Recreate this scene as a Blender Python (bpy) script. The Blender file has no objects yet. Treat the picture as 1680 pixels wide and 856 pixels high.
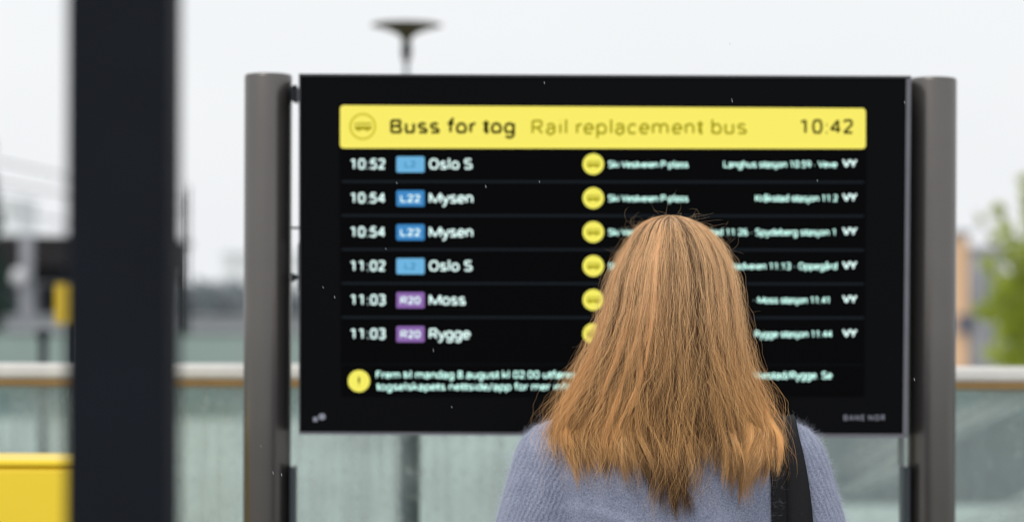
import bpy, bmesh, math, random
import numpy as np
from mathutils import Vector, Matrix, Euler
from mathutils.bvhtree import BVHTree
random.seed(7); rng = np.random.default_rng(11)
SC = bpy.context.scene; C = SC.collection
R = math.radians

# ------------------------------------------------------------------ camera
F = 85.0; FPX = 1680 * F / 36.0; HOR = 500.0; EYE = 1.48
cd = bpy.data.cameras.new('camera'); cam = bpy.data.objects.new('camera', cd); C.objects.link(cam)
cd.lens = F; cd.sensor_width = 36; cd.shift_y = (HOR - 428) / 1680
cd.clip_start = 0.05; cd.clip_end = 3000
cam.location = (0, 0, EYE); cam.rotation_mode = 'XYZ'
cam.matrix_world = Matrix.Translation((0, 0, EYE)) @ Matrix.Rotation(R(90), 4, 'X') @ Matrix.Rotation(R(0.2), 4, 'Z')
cd.dof.use_dof = True; cd.dof.focus_distance = 3.32; cd.dof.aperture_fstop = 3.15
SC.camera = cam
CR = cam.matrix_world.to_3x3()

def P(px, py, y):
    """world point on the plane Y=y that the photograph shows at (px, py)"""
    d = CR @ Vector(((px - 840) / FPX, -(py - HOR) / FPX, -1))
    return Vector((0, 0, EYE)) + d * (y / d.y)

# ------------------------------------------------------------------ world, sun, exposure
w = bpy.data.worlds.new('World'); SC.world = w; w.use_nodes = True
nt = w.node_tree; nt.nodes.clear()
out = nt.nodes.new('ShaderNodeOutputWorld'); bg = nt.nodes.new('ShaderNodeBackground')
sky = nt.nodes.new('ShaderNodeTexSky'); sky.sky_type = 'NISHITA'; sky.sun_disc = False
SUN_EL, SUN_AZ = 58, 215
sky.sun_elevation = R(SUN_EL); sky.sun_rotation = R(SUN_AZ); sky.dust_density = 4; sky.air_density = 1.5
mixc = nt.nodes.new('ShaderNodeMixRGB'); mixc.inputs[0].default_value = 0.95      # the overcast deck hides nearly all the clear sky
tc = nt.nodes.new('ShaderNodeTexCoord'); nz = nt.nodes.new('ShaderNodeTexNoise')
nz.inputs['Scale'].default_value = 2.2; nz.inputs['Detail'].default_value = 5
mp = nt.nodes.new('ShaderNodeMapping'); mp.inputs['Scale'].default_value = (1, 1, 3)
cr = nt.nodes.new('ShaderNodeValToRGB')
cr.color_ramp.elements[0].position = 0.3; cr.color_ramp.elements[0].color = (8.95, 9.15, 9.4, 1)
cr.color_ramp.elements[1].position = 0.7; cr.color_ramp.elements[1].color = (9.75, 9.95, 10.1, 1)
nt.links.new(tc.outputs['Generated'], mp.inputs['Vector']); nt.links.new(mp.outputs[0], nz.inputs['Vector'])
nt.links.new(nz.outputs['Fac'], cr.inputs[0])
nt.links.new(sky.outputs[0], mixc.inputs[1]); nt.links.new(cr.outputs[0], mixc.inputs[2])
nt.links.new(mixc.outputs[0], bg.inputs['Color']); bg.inputs['Strength'].default_value = 0.1
nt.links.new(bg.outputs[0], out.inputs['Surface'])
sd = bpy.data.lights.new('sun', 'SUN'); sun = bpy.data.objects.new('sun', sd); C.objects.link(sun)
sd.energy = 1.35; sd.angle = R(20); sd.color = (1, 0.96, 0.9)
az = R(SUN_AZ); el = R(SUN_EL)
sv = Vector((math.sin(az) * math.cos(el), math.cos(az) * math.cos(el), math.sin(el)))
sun.rotation_euler = sv.to_track_quat('Z', 'Y').to_euler(); sun.location = (0, 0, 30)
SC.view_settings.view_transform = 'Standard'; SC.view_settings.look = 'None'
SC.view_settings.exposure = 0.0; SC.view_settings.gamma = 1.0
SC.cycles.use_denoising = True; SC.cycles.filter_width = 1.25; SC.cycles.max_bounces = 8; SC.cycles.transparent_max_bounces = 24
SC.cycles.sample_clamp_indirect = 6

# ------------------------------------------------------------------ helpers
def srgb(r, g, b):
    f = lambda c: (c / 255 / 12.92) if c / 255 <= 0.04045 else ((c / 255 + 0.055) / 1.055) ** 2.4
    return (f(r), f(g), f(b), 1)

def mat(name, col, rough=0.6, metal=0.0, spec=0.5, noise=0.0, nscale=20, bump=0.0, bscale=80, stretch=(1, 1, 1), coat=0.0):
    m = bpy.data.materials.new(name); m.use_nodes = True; n = m.node_tree; b = n.nodes['Principled BSDF']
    b.inputs['Base Color'].default_value = col; b.inputs['Roughness'].default_value = rough
    b.inputs['Metallic'].default_value = metal; b.inputs['Specular IOR Level'].default_value = spec
    b.inputs['Coat Weight'].default_value = coat
    if noise or bump:
        t = n.nodes.new('ShaderNodeTexCoord'); mpn = n.nodes.new('ShaderNodeMapping'); mpn.inputs['Scale'].default_value = stretch
        n.links.new(t.outputs['Object'], mpn.inputs[0])
    if noise:
        z = n.nodes.new('ShaderNodeTexNoise'); z.inputs['Scale'].default_value = nscale; z.inputs['Detail'].default_value = 6
        n.links.new(mpn.outputs[0], z.inputs['Vector'])
        h = n.nodes.new('ShaderNodeMapRange'); h.inputs['From Min'].default_value = 0.25; h.inputs['From Max'].default_value = 0.75
        h.inputs['To Min'].default_value = 1 - noise; h.inputs['To Max'].default_value = 1 + noise
        n.links.new(z.outputs['Fac'], h.inputs[0])
        x = n.nodes.new('ShaderNodeVectorMath'); x.operation = 'SCALE'; x.inputs[0].default_value = col[:3]
        n.links.new(h.outputs[0], x.inputs['Scale']); n.links.new(x.outputs[0], b.inputs['Base Color'])
    if bump:
        z = n.nodes.new('ShaderNodeTexNoise'); z.inputs['Scale'].default_value = bscale; z.inputs['Detail'].default_value = 4
        n.links.new(mpn.outputs[0], z.inputs['Vector'])
        u = n.nodes.new('ShaderNodeBump'); u.inputs['Strength'].default_value = bump; u.inputs['Distance'].default_value = 0.003
        n.links.new(z.outputs['Fac'], u.inputs['Height']); n.links.new(u.outputs[0], b.inputs['Normal'])
    return m

def emat(name, col, strength=1.0):
    m = bpy.data.materials.new(name); m.use_nodes = True; n = m.node_tree; b = n.nodes['Principled BSDF']
    b.inputs['Base Color'].default_value = (0.001, 0.001, 0.001, 1); b.inputs['Specular IOR Level'].default_value = 0.02
    b.inputs['Emission Color'].default_value = col; b.inputs['Emission Strength'].default_value = strength
    return m

def link(name, me, m=None, parent=None, smooth=False):
    o = bpy.data.objects.new(name, me); C.objects.link(o)
    if m: me.materials.clear(); me.materials.append(m)
    if smooth: me.shade_smooth()
    if parent: o.parent = parent; o.matrix_parent_inverse = Matrix.Translation(-wloc(parent))
    return o

def wloc(o):
    v = Vector(o.location)
    while o.parent:
        v = v + o.matrix_parent_inverse.to_translation(); o = o.parent; v = v + Vector(o.location)
    return v

def fin(name, bm, m=None, parent=None, smooth=False):
    bmesh.ops.recalc_face_normals(bm, faces=bm.faces)
    me = bpy.data.meshes.new(name); bm.to_mesh(me); bm.free()
    return link(name, me, m, parent, smooth)

def empty(name, loc, label, cat, group=None):
    o = bpy.data.objects.new(name, None); C.objects.link(o); o.location = loc
    o['label'] = label; o['category'] = cat
    if group: o['group'] = group
    return o

def tag(o, label, cat=None, kind=None, group=None):
    o['label'] = label
    if cat: o['category'] = cat
    if kind: o['kind'] = kind
    if group: o['group'] = group
    return o

def abox(bm, x0, x1, y0, y1, z0, z1, bev=0.0):
    vs = [bm.verts.new((x, y, z)) for x in (x0, x1) for y in (y0, y1) for z in (z0, z1)]
    fs = [bm.faces.new([vs[i] for i in q]) for q in ((0, 1, 3, 2), (4, 6, 7, 5), (0, 4, 5, 1), (2, 3, 7, 6), (0, 2, 6, 4), (1, 5, 7, 3))]
    if bev:
        es = list({e for f in fs for e in f.edges})
        bmesh.ops.bevel(bm, geom=es, offset=bev, segments=3, affect='EDGES', profile=0.5)

def prism(bm, pts, y0, y1):
    """pts: list of (x, z); front face at y0, back at y1"""
    a = [bm.verts.new((x, y0, z)) for x, z in pts]; b = [bm.verts.new((x, y1, z)) for x, z in pts]
    bm.faces.new(a); bm.faces.new(b[::-1]); n = len(pts)
    for i in range(n): bm.faces.new((a[i], a[(i + 1) % n], b[(i + 1) % n], b[i]))

def lathe(bm, prof, cx, cy, seg=32, cap=True):
    rings = [[bm.verts.new((cx + r * math.cos(2 * math.pi * i / seg), cy + r * math.sin(2 * math.pi * i / seg), z)) for i in range(seg)] for r, z in prof]
    for a, b in zip(rings, rings[1:]):
        for i in range(seg): bm.faces.new((a[i], a[(i + 1) % seg], b[(i + 1) % seg], b[i]))
    if cap: bm.faces.new(rings[0][::-1]); bm.faces.new(rings[-1])

def loft(bm, rings, seg=28, power=2.3):
    """rings: (cx, cy, cz, rx, ry)"""
    rs = []
    for cx, cy, cz, rx, ry in rings:
        row = []
        for i in range(seg):
            t = 2 * math.pi * i / seg; c, s = math.cos(t), math.sin(t)
            row.append(bm.verts.new((cx + rx * math.copysign(abs(c) ** (2 / power), c), cy + ry * math.copysign(abs(s) ** (2 / power), s), cz)))
        rs.append(row)
    for a, b in zip(rs, rs[1:]):
        for i in range(seg): bm.faces.new((a[i], a[(i + 1) % seg], b[(i + 1) % seg], b[i]))
    bm.faces.new(rs[0][::-1]); bm.faces.new(rs[-1])

def capsule(bm, a, b, ra, rb, seg=16, flat=1.0):
    a, b = Vector(a), Vector(b); d = (b - a); L = d.length; q = d.to_track_quat('Z', 'Y')
    prof = [(-ra * math.cos(t), ra * math.sin(t)) for t in (0.15, 0.5, 0.9, 1.3)] + [(0, ra), (L * .5, (ra + rb) / 2), (L, rb)] + [(L + rb * math.cos(t), rb * math.sin(t)) for t in (1.3, 0.9, 0.5, 0.15)]
    rs = []
    for h, r in prof:
        rs.append([bm.verts.new(a + q @ Vector((r * math.cos(2 * math.pi * i / seg), flat * r * math.sin(2 * math.pi * i / seg), h))) for i in range(seg)])
    for x, y in zip(rs, rs[1:]):
        for i in range(seg): bm.faces.new((x[i], x[(i + 1) % seg], y[(i + 1) % seg], y[i]))
    bm.faces.new(rs[0][::-1]); bm.faces.new(rs[-1])

def ellipsoid(bm, c, r, seg=24):
    g = bmesh.ops.create_uvsphere(bm, u_segments=seg, v_segments=seg // 2, radius=1)
    for v in g['verts']: v.co = Vector((c[0] + v.co.x * r[0], c[1] + v.co.y * r[1], c[2] + v.co.z * r[2]))

def voxel(bm, size, smooth=6, factor=0.5):
    """melt the overlapping shapes of bm into one continuous surface"""
    bmesh.ops.recalc_face_normals(bm, faces=bm.faces)
    me = bpy.data.meshes.new('tmp'); bm.to_mesh(me); bm.free()
    o = bpy.data.objects.new('tmp', me); C.objects.link(o)
    r = o.modifiers.new('r', 'REMESH'); r.mode = 'VOXEL'; r.voxel_size = size
    s = o.modifiers.new('s', 'SMOOTH'); s.factor = factor; s.iterations = smooth
    dg = bpy.context.evaluated_depsgraph_get(); dg.update()
    res = bpy.data.meshes.new_from_object(o.evaluated_get(dg))
    bpy.data.objects.remove(o); bpy.data.meshes.remove(me)
    return res

def hair_curves(name, pts, radius, m, parent, attrs=None):
    """pts (n, k, 3); radius (n, k); attrs: name -> (n, k)"""
    n, k, _ = pts.shape
    hc = bpy.data.hair_curves.new(name); hc.add_curves([k] * n)
    off = np.array(wloc(parent))
    hc.attributes['position'].data.foreach_set('vector', pts.astype(np.float32).ravel())
    ra = hc.attributes.get('radius') or hc.attributes.new('radius', 'FLOAT', 'POINT')
    ra.data.foreach_set('value', radius.astype(np.float32).ravel())
    for a, v in (attrs or {}).items():
        at = hc.attributes.new(a, 'FLOAT', 'POINT'); at.data.foreach_set('value', v.astype(np.float32).ravel())
    hc.materials.append(m)
    o = bpy.data.objects.new(name, hc); C.objects.link(o)
    o.parent = parent; o.matrix_parent_inverse = Matrix.Translation(-wloc(parent))
    return o

# ------------------------------------------------------------------ ground and far setting
M = {}
M['paving'] = mat('paving', (0.26, 0.265, 0.26, 1), 0.45, noise=0.25, nscale=1.5, bump=0.3, bscale=30)
M['slab'] = mat('slab', (0.30, 0.30, 0.29, 1), 0.4, noise=0.2, nscale=4, bump=0.3, bscale=60)
M['concrete'] = mat('concrete', (0.50, 0.52, 0.51, 1), 0.7, noise=0.12, nscale=0.3, bump=0.2)
M['lane'] = mat('lane', (0.045, 0.10, 0.095, 1), 0.6, noise=0.3, nscale=0.6, stretch=(1, 3, 1))
M['asphalt'] = mat('asphalt', (0.028, 0.038, 0.046, 1), 0.5, noise=0.3, nscale=0.5)

def sheet(name, x0, x1, y0, y1, z, m, label):
    bm = bmesh.new(); bm.faces.new([bm.verts.new(v) for v in ((x0, y0, z), (x1, y0, z), (x1, y1, z), (x0, y1, z))])
    o = fin(name, bm, m); o['kind'] = 'structure'; o['label'] = label; return o
sheet('ground', -900, 900, -60, 1800, -0.012, M['concrete'], 'pale wet concrete ground reaching to the misty horizon')
pl = bpy.data.objects.new('pavement', None)
pav = sheet('pavement', -7, 7, -1.5, 5.5, -0.008, M['paving'], 'grey paved platform between the glass railing and the camera')
slab_me = None
for i in range(20):
    for j in range(10):
        if slab_me is None:
            bm = bmesh.new(); abox(bm, 0.006, 0.694, 0.006, 0.694, -0.006, 0.0, 0.0)
            bmesh.ops.recalc_face_normals(bm, faces=bm.faces); slab_me = bpy.data.meshes.new('paving_slab'); bm.to_mesh(slab_me); bm.free(); slab_me.materials.append(M['slab'])
        o = bpy.data.objects.new('paving_slab', slab_me); C.objects.link(o); o.location = (-7 + i * 0.7, -1.4 + j * 0.69, 0.0005 * ((i * 7 + j * 3) % 3)); o.parent = pav
sheet('road', -60, 60, 31.5, 44, -0.008, M['lane'], 'dark green grey wet lane running across behind the railing')
sheet('parking_lot', 1.9, 26, 18.2, 34, -0.004, M['asphalt'], 'dark wet asphalt lot beyond the right end of the railing')

# low wall and glass screen across the far platform
bm = bmesh.new(); a = P(-400, 520, 60); b = P(900, 545, 60)
abox(bm, a.x, b.x, 60, 60.3, 0, a.z, 0.02); abox(bm, a.x, b.x, 59.9, 60.4, a.z + 0.003, a.z + 0.07, 0.01)
fw = empty('far_wall', ((a.x + b.x) / 2, 60, 0), 'long pale grey concrete parapet wall beyond the glass railing', 'wall')
fin('parapet', bm, mat('parapet', (0.30, 0.31, 0.33, 1), 0.8, noise=0.1, nscale=0.7), fw)

M['far_glass'] = mat('far_glass', (0.34, 0.42, 0.39, 1), 0.25, noise=0.08, nscale=1, spec=0.3)
M['rail_green'] = mat('rail_green', (0.10, 0.16, 0.12, 1), 0.5)
fg = empty('glass_screen', (-6, 40, 0), 'pale green frosted glass screen with dark green top rail on the far platform', 'glass screen')
x = P(-500, 547, 40).x; xe = P(1400, 547, 40).x; zt = P(200, 549, 40).z
while x < xe:
    bm = bmesh.new(); abox(bm, x + 0.01, x + 1.79, 40, 40.03, 0.05, zt, 0.0); fin('pane', bm, M['far_glass'], fg); x += 1.8
bm = bmesh.new(); abox(bm, P(-500, 547, 40).x, x, 39.98, 40.05, zt + 0.003, zt + 0.04, 0.006); fin('top_rail', bm, M['rail_green'], fg)

# station building with dark canopy on the far left
sb = empty('station_building', (-12, 64, 0), 'dark roofed station canopy building behind the dark pole, left of the board', 'building')
M['canopy'] = mat('canopy', (0.03, 0.028, 0.03, 1), 0.8, spec=.08, noise=0.6, nscale=0.5)
M['bwall'] = mat('station_wall', (0.21, 0.22, 0.25, 1), 0.7, noise=0.2, nscale=0.5)
M['steelgrey'] = mat('steel_grey', (0.33, 0.34, 0.37, 1), 0.5, noise=0.1)
M['dark'] = mat('dark_steel', (0.022, 0.026, 0.03, 1), 0.6, spec=.12, noise=0.2)
def pbox(name, px0, py0, px1, py1, y0, dep, m, parent, bev=0.0, ground=False):
    a = P(px0, py0, y0); b = P(px1, py1, y0); bm = bmesh.new()
    abox(bm, a.x, b.x, y0, y0 + dep, 0 if ground else b.z, a.z, bev); return fin(name, bm, m, parent)
pbox('roof', -500, 384, 232, 440, 62, 7, M['canopy'], sb, 0.05)
pbox('fascia', -500, 441, 236, 462, 62.6, 6, M['dark'], sb)
pbox('wall', -500, 463, 250, 520, 66, 3, M['bwall'], sb, ground=True)
for px in (-260, -110, 43, 190): pbox('column', px - 12, 463, px + 12, 520, 61.6, 0.35, M['steelgrey'], sb, 0.03, ground=True)
pbox('column', 33, 384, 52, 462, 61.3, 0.25, M['steelgrey'], sb, 0.03)
for i, px in enumerate((-230, -180, -80, -30, 75, 120, 220)):
    wn = pbox('window', px, 474, px + 34, 512, 65.94, 0.05, M['dark'], sb)
wl = empty('wall_lamp', P(30, 452, 61), 'round pale globe lamp hanging under the dark station canopy', 'lamp')
bm = bmesh.new(); c = P(30, 454, 60.8); ellipsoid(bm, c, (0.2, 0.2, 0.22)); fin('globe', bm, mat('globe', (0.6, 0.6, 0.62, 1), 0.3), wl, True)
bm = bmesh.new(); capsule(bm, c + Vector((0, 0, 0.2)), c + Vector((0, 0, 0.42)), 0.03, 0.02); fin('stem', bm, M['dark'], wl)

# catenary mast right of the dark pole
def ppole(bm, px, py0, py1, y, r0, r1, seg=12):
    a = P(px, py1, y); b = P(px, py0, y)
    lathe(bm, [(r0, max(a.z, 0.0)), (r1, b.z)], b.x, y, seg)
cm = empty('catenary_mast', (P(300, 500, 55).x, 55, 0), 'thin dark twin mast with crossarm just right of the dark pole', 'mast')
for px, t in ((297, 312), (307, 305)):
    bm = bmesh.new(); ppole(bm, px, t, 600, 55, 0.05, 0.035); fin('upright', bm, M['dark'], cm)
for (px0, py0, px1, py1) in ((284, 396, 314, 406), (291, 478, 311, 483), (290, 508, 311, 512), (290, 540, 311, 545), (288, 340, 311, 343)):
    pbox('crossarm', px0, py0, px1, py1, 54.92, 0.06, M['dark'], cm)
for py0, py1 in ((236, 330), (286, 352), (330, 398)):
    bm = bmesh.new(); capsule(bm, P(-420, py0 - 60, 30), P(300, py1, 54.9), .018, .018, 6); fin('overhead_wire', bm, M['dark'], cm)
m2 = empty('signal_mast', (P(289, 500, 57).x, 57, 0), 'dark signal mast with stacked heads beside the twin mast', 'mast')
bm = bmesh.new(); ppole(bm, 289, 445, 600, 57, 0.08, 0.07); fin('mast_pole', bm, M['dark'], m2)
pbox('signal_head', 282, 446, 296, 476, 56.8, 0.15, M['dark'], m2, 0.02)
pbox('signal_head', 283, 492, 296, 520, 56.8, 0.15, M['dark'], m2, 0.02)

# far buildings and tree belt, the mist painted in as pale base colours
def far_building(px0, px1, top, y, col, label, rows=2, cols=3):
    a = P(px0, top, y); b = P(px1, top, y)
    e = empty('far_building', ((a.x + b.x) / 2, y, 0), label, 'building', 'pale buildings on the misty horizon')
    bm = bmesh.new(); abox(bm, a.x, b.x, y, y + 10, 0, a.z, 0.0); fin('wall', bm, mat('mist_wall', col, 0.9, noise=0.06, nscale=0.1), e)
    bm = bmesh.new(); abox(bm, a.x - .2, b.x + .2, y - .2, y + 10.2, a.z + .01, a.z + .5, 0.05); fin('roof', bm, mat('mist_roof', tuple(c * .85 for c in col[:3]) + (1,), 0.9), e)
    wm = mat('mist_window', tuple(c * .8 for c in col[:3]) + (1,), 0.4)
    for i in range(cols):
        for j in range(rows):
            w_ = (b.x - a.x) / cols; h = a.z / rows
            bm = bmesh.new(); abox(bm, a.x + w_ * (i + .25), a.x + w_ * (i + .75), y - .05, y - .01, h * (j + .35), h * (j + .8)); fin('window', bm, wm, e)
    return e
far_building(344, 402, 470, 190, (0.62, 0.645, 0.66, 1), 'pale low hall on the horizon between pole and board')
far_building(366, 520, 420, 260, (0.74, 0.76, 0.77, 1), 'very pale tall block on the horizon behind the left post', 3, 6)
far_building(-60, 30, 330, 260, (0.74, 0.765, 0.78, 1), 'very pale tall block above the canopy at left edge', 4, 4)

def leafmass(bm, blobs, n, size, rr):
    for _ in range(n):
        cx, cy, cz, rx, ry, rz = rr.choice(blobs)
        while True:
            u = Vector((rr.uniform(-1, 1), rr.uniform(-1, 1), rr.uniform(-1, 1)))
            if 0.25 < u.length < 1: break
        c = Vector((cx + u.x * rx, cy + u.y * ry, cz + u.z * rz)); s = size * rr.uniform(.5, 1.3)
        q = Euler((rr.uniform(0, 6.3), rr.uniform(0, 6.3), rr.uniform(0, 6.3))).to_matrix()
        vs = [bm.verts.new(c + q @ Vector(v)) for v in ((-s, 0, 0), (0, -.45 * s, .1 * s), (s, 0, 0), (0, .45 * s, .1 * s))]
        bm.faces.new(vs)
def leafmat(name, c1, c2, sc=2.0):
    m = mat(name, c1, 0.55); n = m.node_tree; b = n.nodes['Principled BSDF']
    z = n.nodes.new('ShaderNodeTexNoise'); z.inputs['Scale'].default_value = sc; t = n.nodes.new('ShaderNodeTexCoord')
    rp = n.nodes.new('ShaderNodeValToRGB'); rp.color_ramp.elements[0].color = c1; rp.color_ramp.elements[1].color = c2
    rp.color_ramp.elements[0].position = .35; rp.color_ramp.elements[1].position = .65
    n.links.new(t.outputs['Object'], z.inputs['Vector']); n.links.new(z.outputs['Fac'], rp.inputs[0]); n.links.new(rp.outputs[0], b.inputs['Base Color'])
    tr = n.nodes.new('ShaderNodeBsdfTranslucent'); n.links.new(rp.outputs[0], tr.inputs['Color'])
    mx = n.nodes.new('ShaderNodeMixShader'); mx.inputs[0].default_value = .55
    n.links.new(b.outputs[0], mx.inputs[1]); n.links.new(tr.outputs[0], mx.inputs[2]); n.links.new(mx.outputs[0], n.nodes['Material Output'].inputs['Surface'])
    return m
rr = random.Random(3)
bm = bmesh.new(); blobs = []
for px in range(-300, 700, 22):
    c = P(px, 500, 120); h = rr.uniform(.5, 1.3); blobs.append((c.x, 120 + rr.uniform(0, 3), 0.9, 1.2, 1.2, 0.6 + h))
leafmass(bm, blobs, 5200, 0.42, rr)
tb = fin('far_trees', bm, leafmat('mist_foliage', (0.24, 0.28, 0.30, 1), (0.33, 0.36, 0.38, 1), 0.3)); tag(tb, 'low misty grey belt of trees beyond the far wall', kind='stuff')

# conifer cut by the left picture edge
ct = empty('conifer_tree', (P(-25, 500, 50).x, 50, 0), 'dark green conifer at the left edge above the station canopy', 'tree')
c = P(-25, 215, 50); bm = bmesh.new(); lathe(bm, [(0.12, 0), (0.02, c.z)], c.x, 50, 10); fin('trunk', bm, mat('bark', (0.07, 0.05, 0.04, 1), .9, noise=.4), ct)
bm = bmesh.new(); blobs = []
for k in range(60):
    f = k / 59; z = c.z * (1 - f * .85); r = 0.1 + 0.62 * f * (0.8 + .3 * rr.random()); t = rr.uniform(0, 6.28)
    blobs.append((c.x + .55 * r * math.cos(t), 50 + .55 * r * math.sin(t), z, r * .6, r * .6, .16))
leafmass(bm, blobs, 4200, 0.10, rr); fin('crown', bm, leafmat('conifer_leaf', (0.02, 0.05, 0.04, 1), (0.04, 0.08, 0.06, 1)), ct)

# right: buildings and tree
def wall_block(name, px0, px1, top, y, dep, col, label, wins, wcol):
    a = P(px0, top, y); b = P(px1, top, y); e = empty(name, ((a.x + b.x) / 2, y, 0), label, 'building')
    bm = bmesh.new(); abox(bm, a.x, b.x, y, y + dep, 0, a.z, 0.02); fin('wall', bm, mat(name + '_wall', col, .8, noise=.12, nscale=.8, stretch=(1, 1, .2)), e)
    bm = bmesh.new(); abox(bm, a.x - .1, b.x + .1, y - .1, y + dep + .1, a.z + .003, a.z + .12, 0.02); fin('roof', bm, M['steelgrey'], e)
    for (u0, v0, u1, v1) in wins:
        w_ = pbox('window', u0, v0, u1, v1, y - .06, .05, wcol, e); 
        pbox('sill', u0 - 1, v1 + .3, u1 + 1, v1 + 2, y - .12, .1, M['steelgrey'], w_)
    return e
bw = mat('blue_window', (0.07, 0.09, 0.15, 1), .3); gw = mat('grey_window', (0.22, 0.25, 0.30, 1), .3)
wall_block('orange_building', 1500, 1589, 386, 56, 6, (0.72, 0.47, 0.29, 1), 'orange brown clad building right of the board, with dark blue window', [(1572, 516, 1588, 546), (1530, 516, 1550, 546), (1530, 420, 1550, 450)], bw)
wall_block('grey_building', 1591, 1650, 412, 58, 6, (0.44, 0.47, 0.53, 1), 'pale blue grey building between the orange one and the tree', [(1593, 518, 1603, 544), (1610, 440, 1616, 500), (1624, 440, 1630, 500), (1624, 520, 1630, 560)], gw)
tr = empty('green_tree', (P(1700, 500, 45).x, 45, 0), 'bright yellow green leafy tree at the right edge above the railing', 'tree')
base = P(1705, 500, 45); bm = bmesh.new(); lathe(bm, [(.16, 0), (.11, 1.1), (.05, 2.6)], base.x, 45, 12)
bk = mat('tree_bark', (0.11, 0.09, 0.07, 1), .9, noise=.4)
fin('trunk', bm, bk, tr)
blobs = []
def br(px0, py0, px1, py1, n, r):
    a = P(px0, py0, 45); b = P(px1, py1, 45); bm = bmesh.new(); dy = rr.uniform(-.5, .5)
    b.y += dy; capsule(bm, a, b, .03, .01, 8); fin('limb', bm, bk, tr)
    for k in range(n):
        f = (k + .5) / n; c = a.lerp(b, f); rad = r * (1.15 - .75 * f); blobs.append((c.x, c.y, c.z, rad, rad, rad * .9))
br(1700, 560, 1612, 420, 6, .34); br(1705, 520, 1640, 330, 7, .30); br(1705, 480, 1674, 285, 8, .27); br(1700, 590, 1640, 540, 5, .42)
br(1705, 560, 1620, 480, 5, .38); br(1705, 500, 1720, 300, 7, .4); br(1705, 560, 1790, 420, 7, .4); br(1700, 500, 1600, 345, 5, .13); br(1705, 520, 1690, 400, 5, .5); br(1700, 590, 1655, 590, 3, .5)
br(1705, 590, 1800, 560, 5, .5); br(1700, 600, 1618, 575, 5, .4); br(1690, 540, 1608, 505, 5, .33); br(1700, 520, 1650, 455, 5, .42)
bm = bmesh.new(); leafmass(bm, blobs, 6200, 0.075, rr)
fin('crown', bm, leafmat('spring_leaf', (0.42, 0.50, 0.05, 1), (0.64, 0.70, 0.12, 1), 2.5), tr)

# lamp post behind the board
LY = 10.0
lp = empty('street_lamp', (P(668, 60, LY).x, LY, 0), 'street lamp with flat trumpet shaped shade rising above the board', 'street lamp')
s = FPX / LY; lc = P(667, 42, LY); zt = lc.z
prof = [(0.004, zt + .012), (56 / s, zt + .004), (59 / s, zt - .001), (46 / s, zt - .009), (30 / s, zt - .02), (15 / s, zt - .038), (8 / s, zt - .055), (6 / s, zt - .075)]
bm = bmesh.new(); lathe(bm, prof, lc.x, LY, 40); fin('lamp_shade', bm, mat('shade_bronze', (0.045, 0.038, 0.015, 1), .6, spec=.15), lp, True)
bm = bmesh.new(); lathe(bm, [(6.5 / s, P(0, 98, LY).z), (9.0 / s, P(0, 80, LY).z), (7.5 / s, zt - .076)], lc.x, LY, 16); fin('neck', bm, mat('lamp_neck', (0.008, 0.012, 0.014, 1), .6, spec=.1), lp, True)
bm = bmesh.new(); lathe(bm, [(12 / s, 0), (11 / s, 1.45), (4.0 / s, 1.6), (3.6 / s, P(0, 98, LY).z - .002)], lc.x, LY, 16); fin('lamp_pole', bm, mat('lamp_pole', (0.045, 0.06, 0.07, 1), .4, metal=.0), lp, True)
bp = empty('bollard', (P(71, 545, 14).x, 14, 0), 'slim dark post standing behind the railing glass at left', 'post')
bm = bmesh.new(); ppole(bm, 71, 548, 9999, 14, .028, .026); fin('post_shaft', bm, M['dark'], bp, True)
bm = bmesh.new(); q = P(71, 545, 14); lathe(bm, [(.045, q.z - .03), (.05, q.z), (.02, q.z + .02)], q.x, 14, 14); fin('cap', bm, M['dark'], bp, True)
# yellow sign
ys = empty('yellow_sign', (P(112, 500, 15).x, 15, 0), 'small upright yellow sign peeking out left of the dark pole', 'sign')
pbox('sign_plate', 91, 466, 140, 531, 15, .02, mat('sign_yellow', (0.62, 0.42, 0.02, 1), .45, noise=.1), ys, .004)
bm = bmesh.new(); ppole(bm, 128, 470, 9999, 15.05, .02, .02); fin('sign_post', bm, M['dark'], ys)

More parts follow.
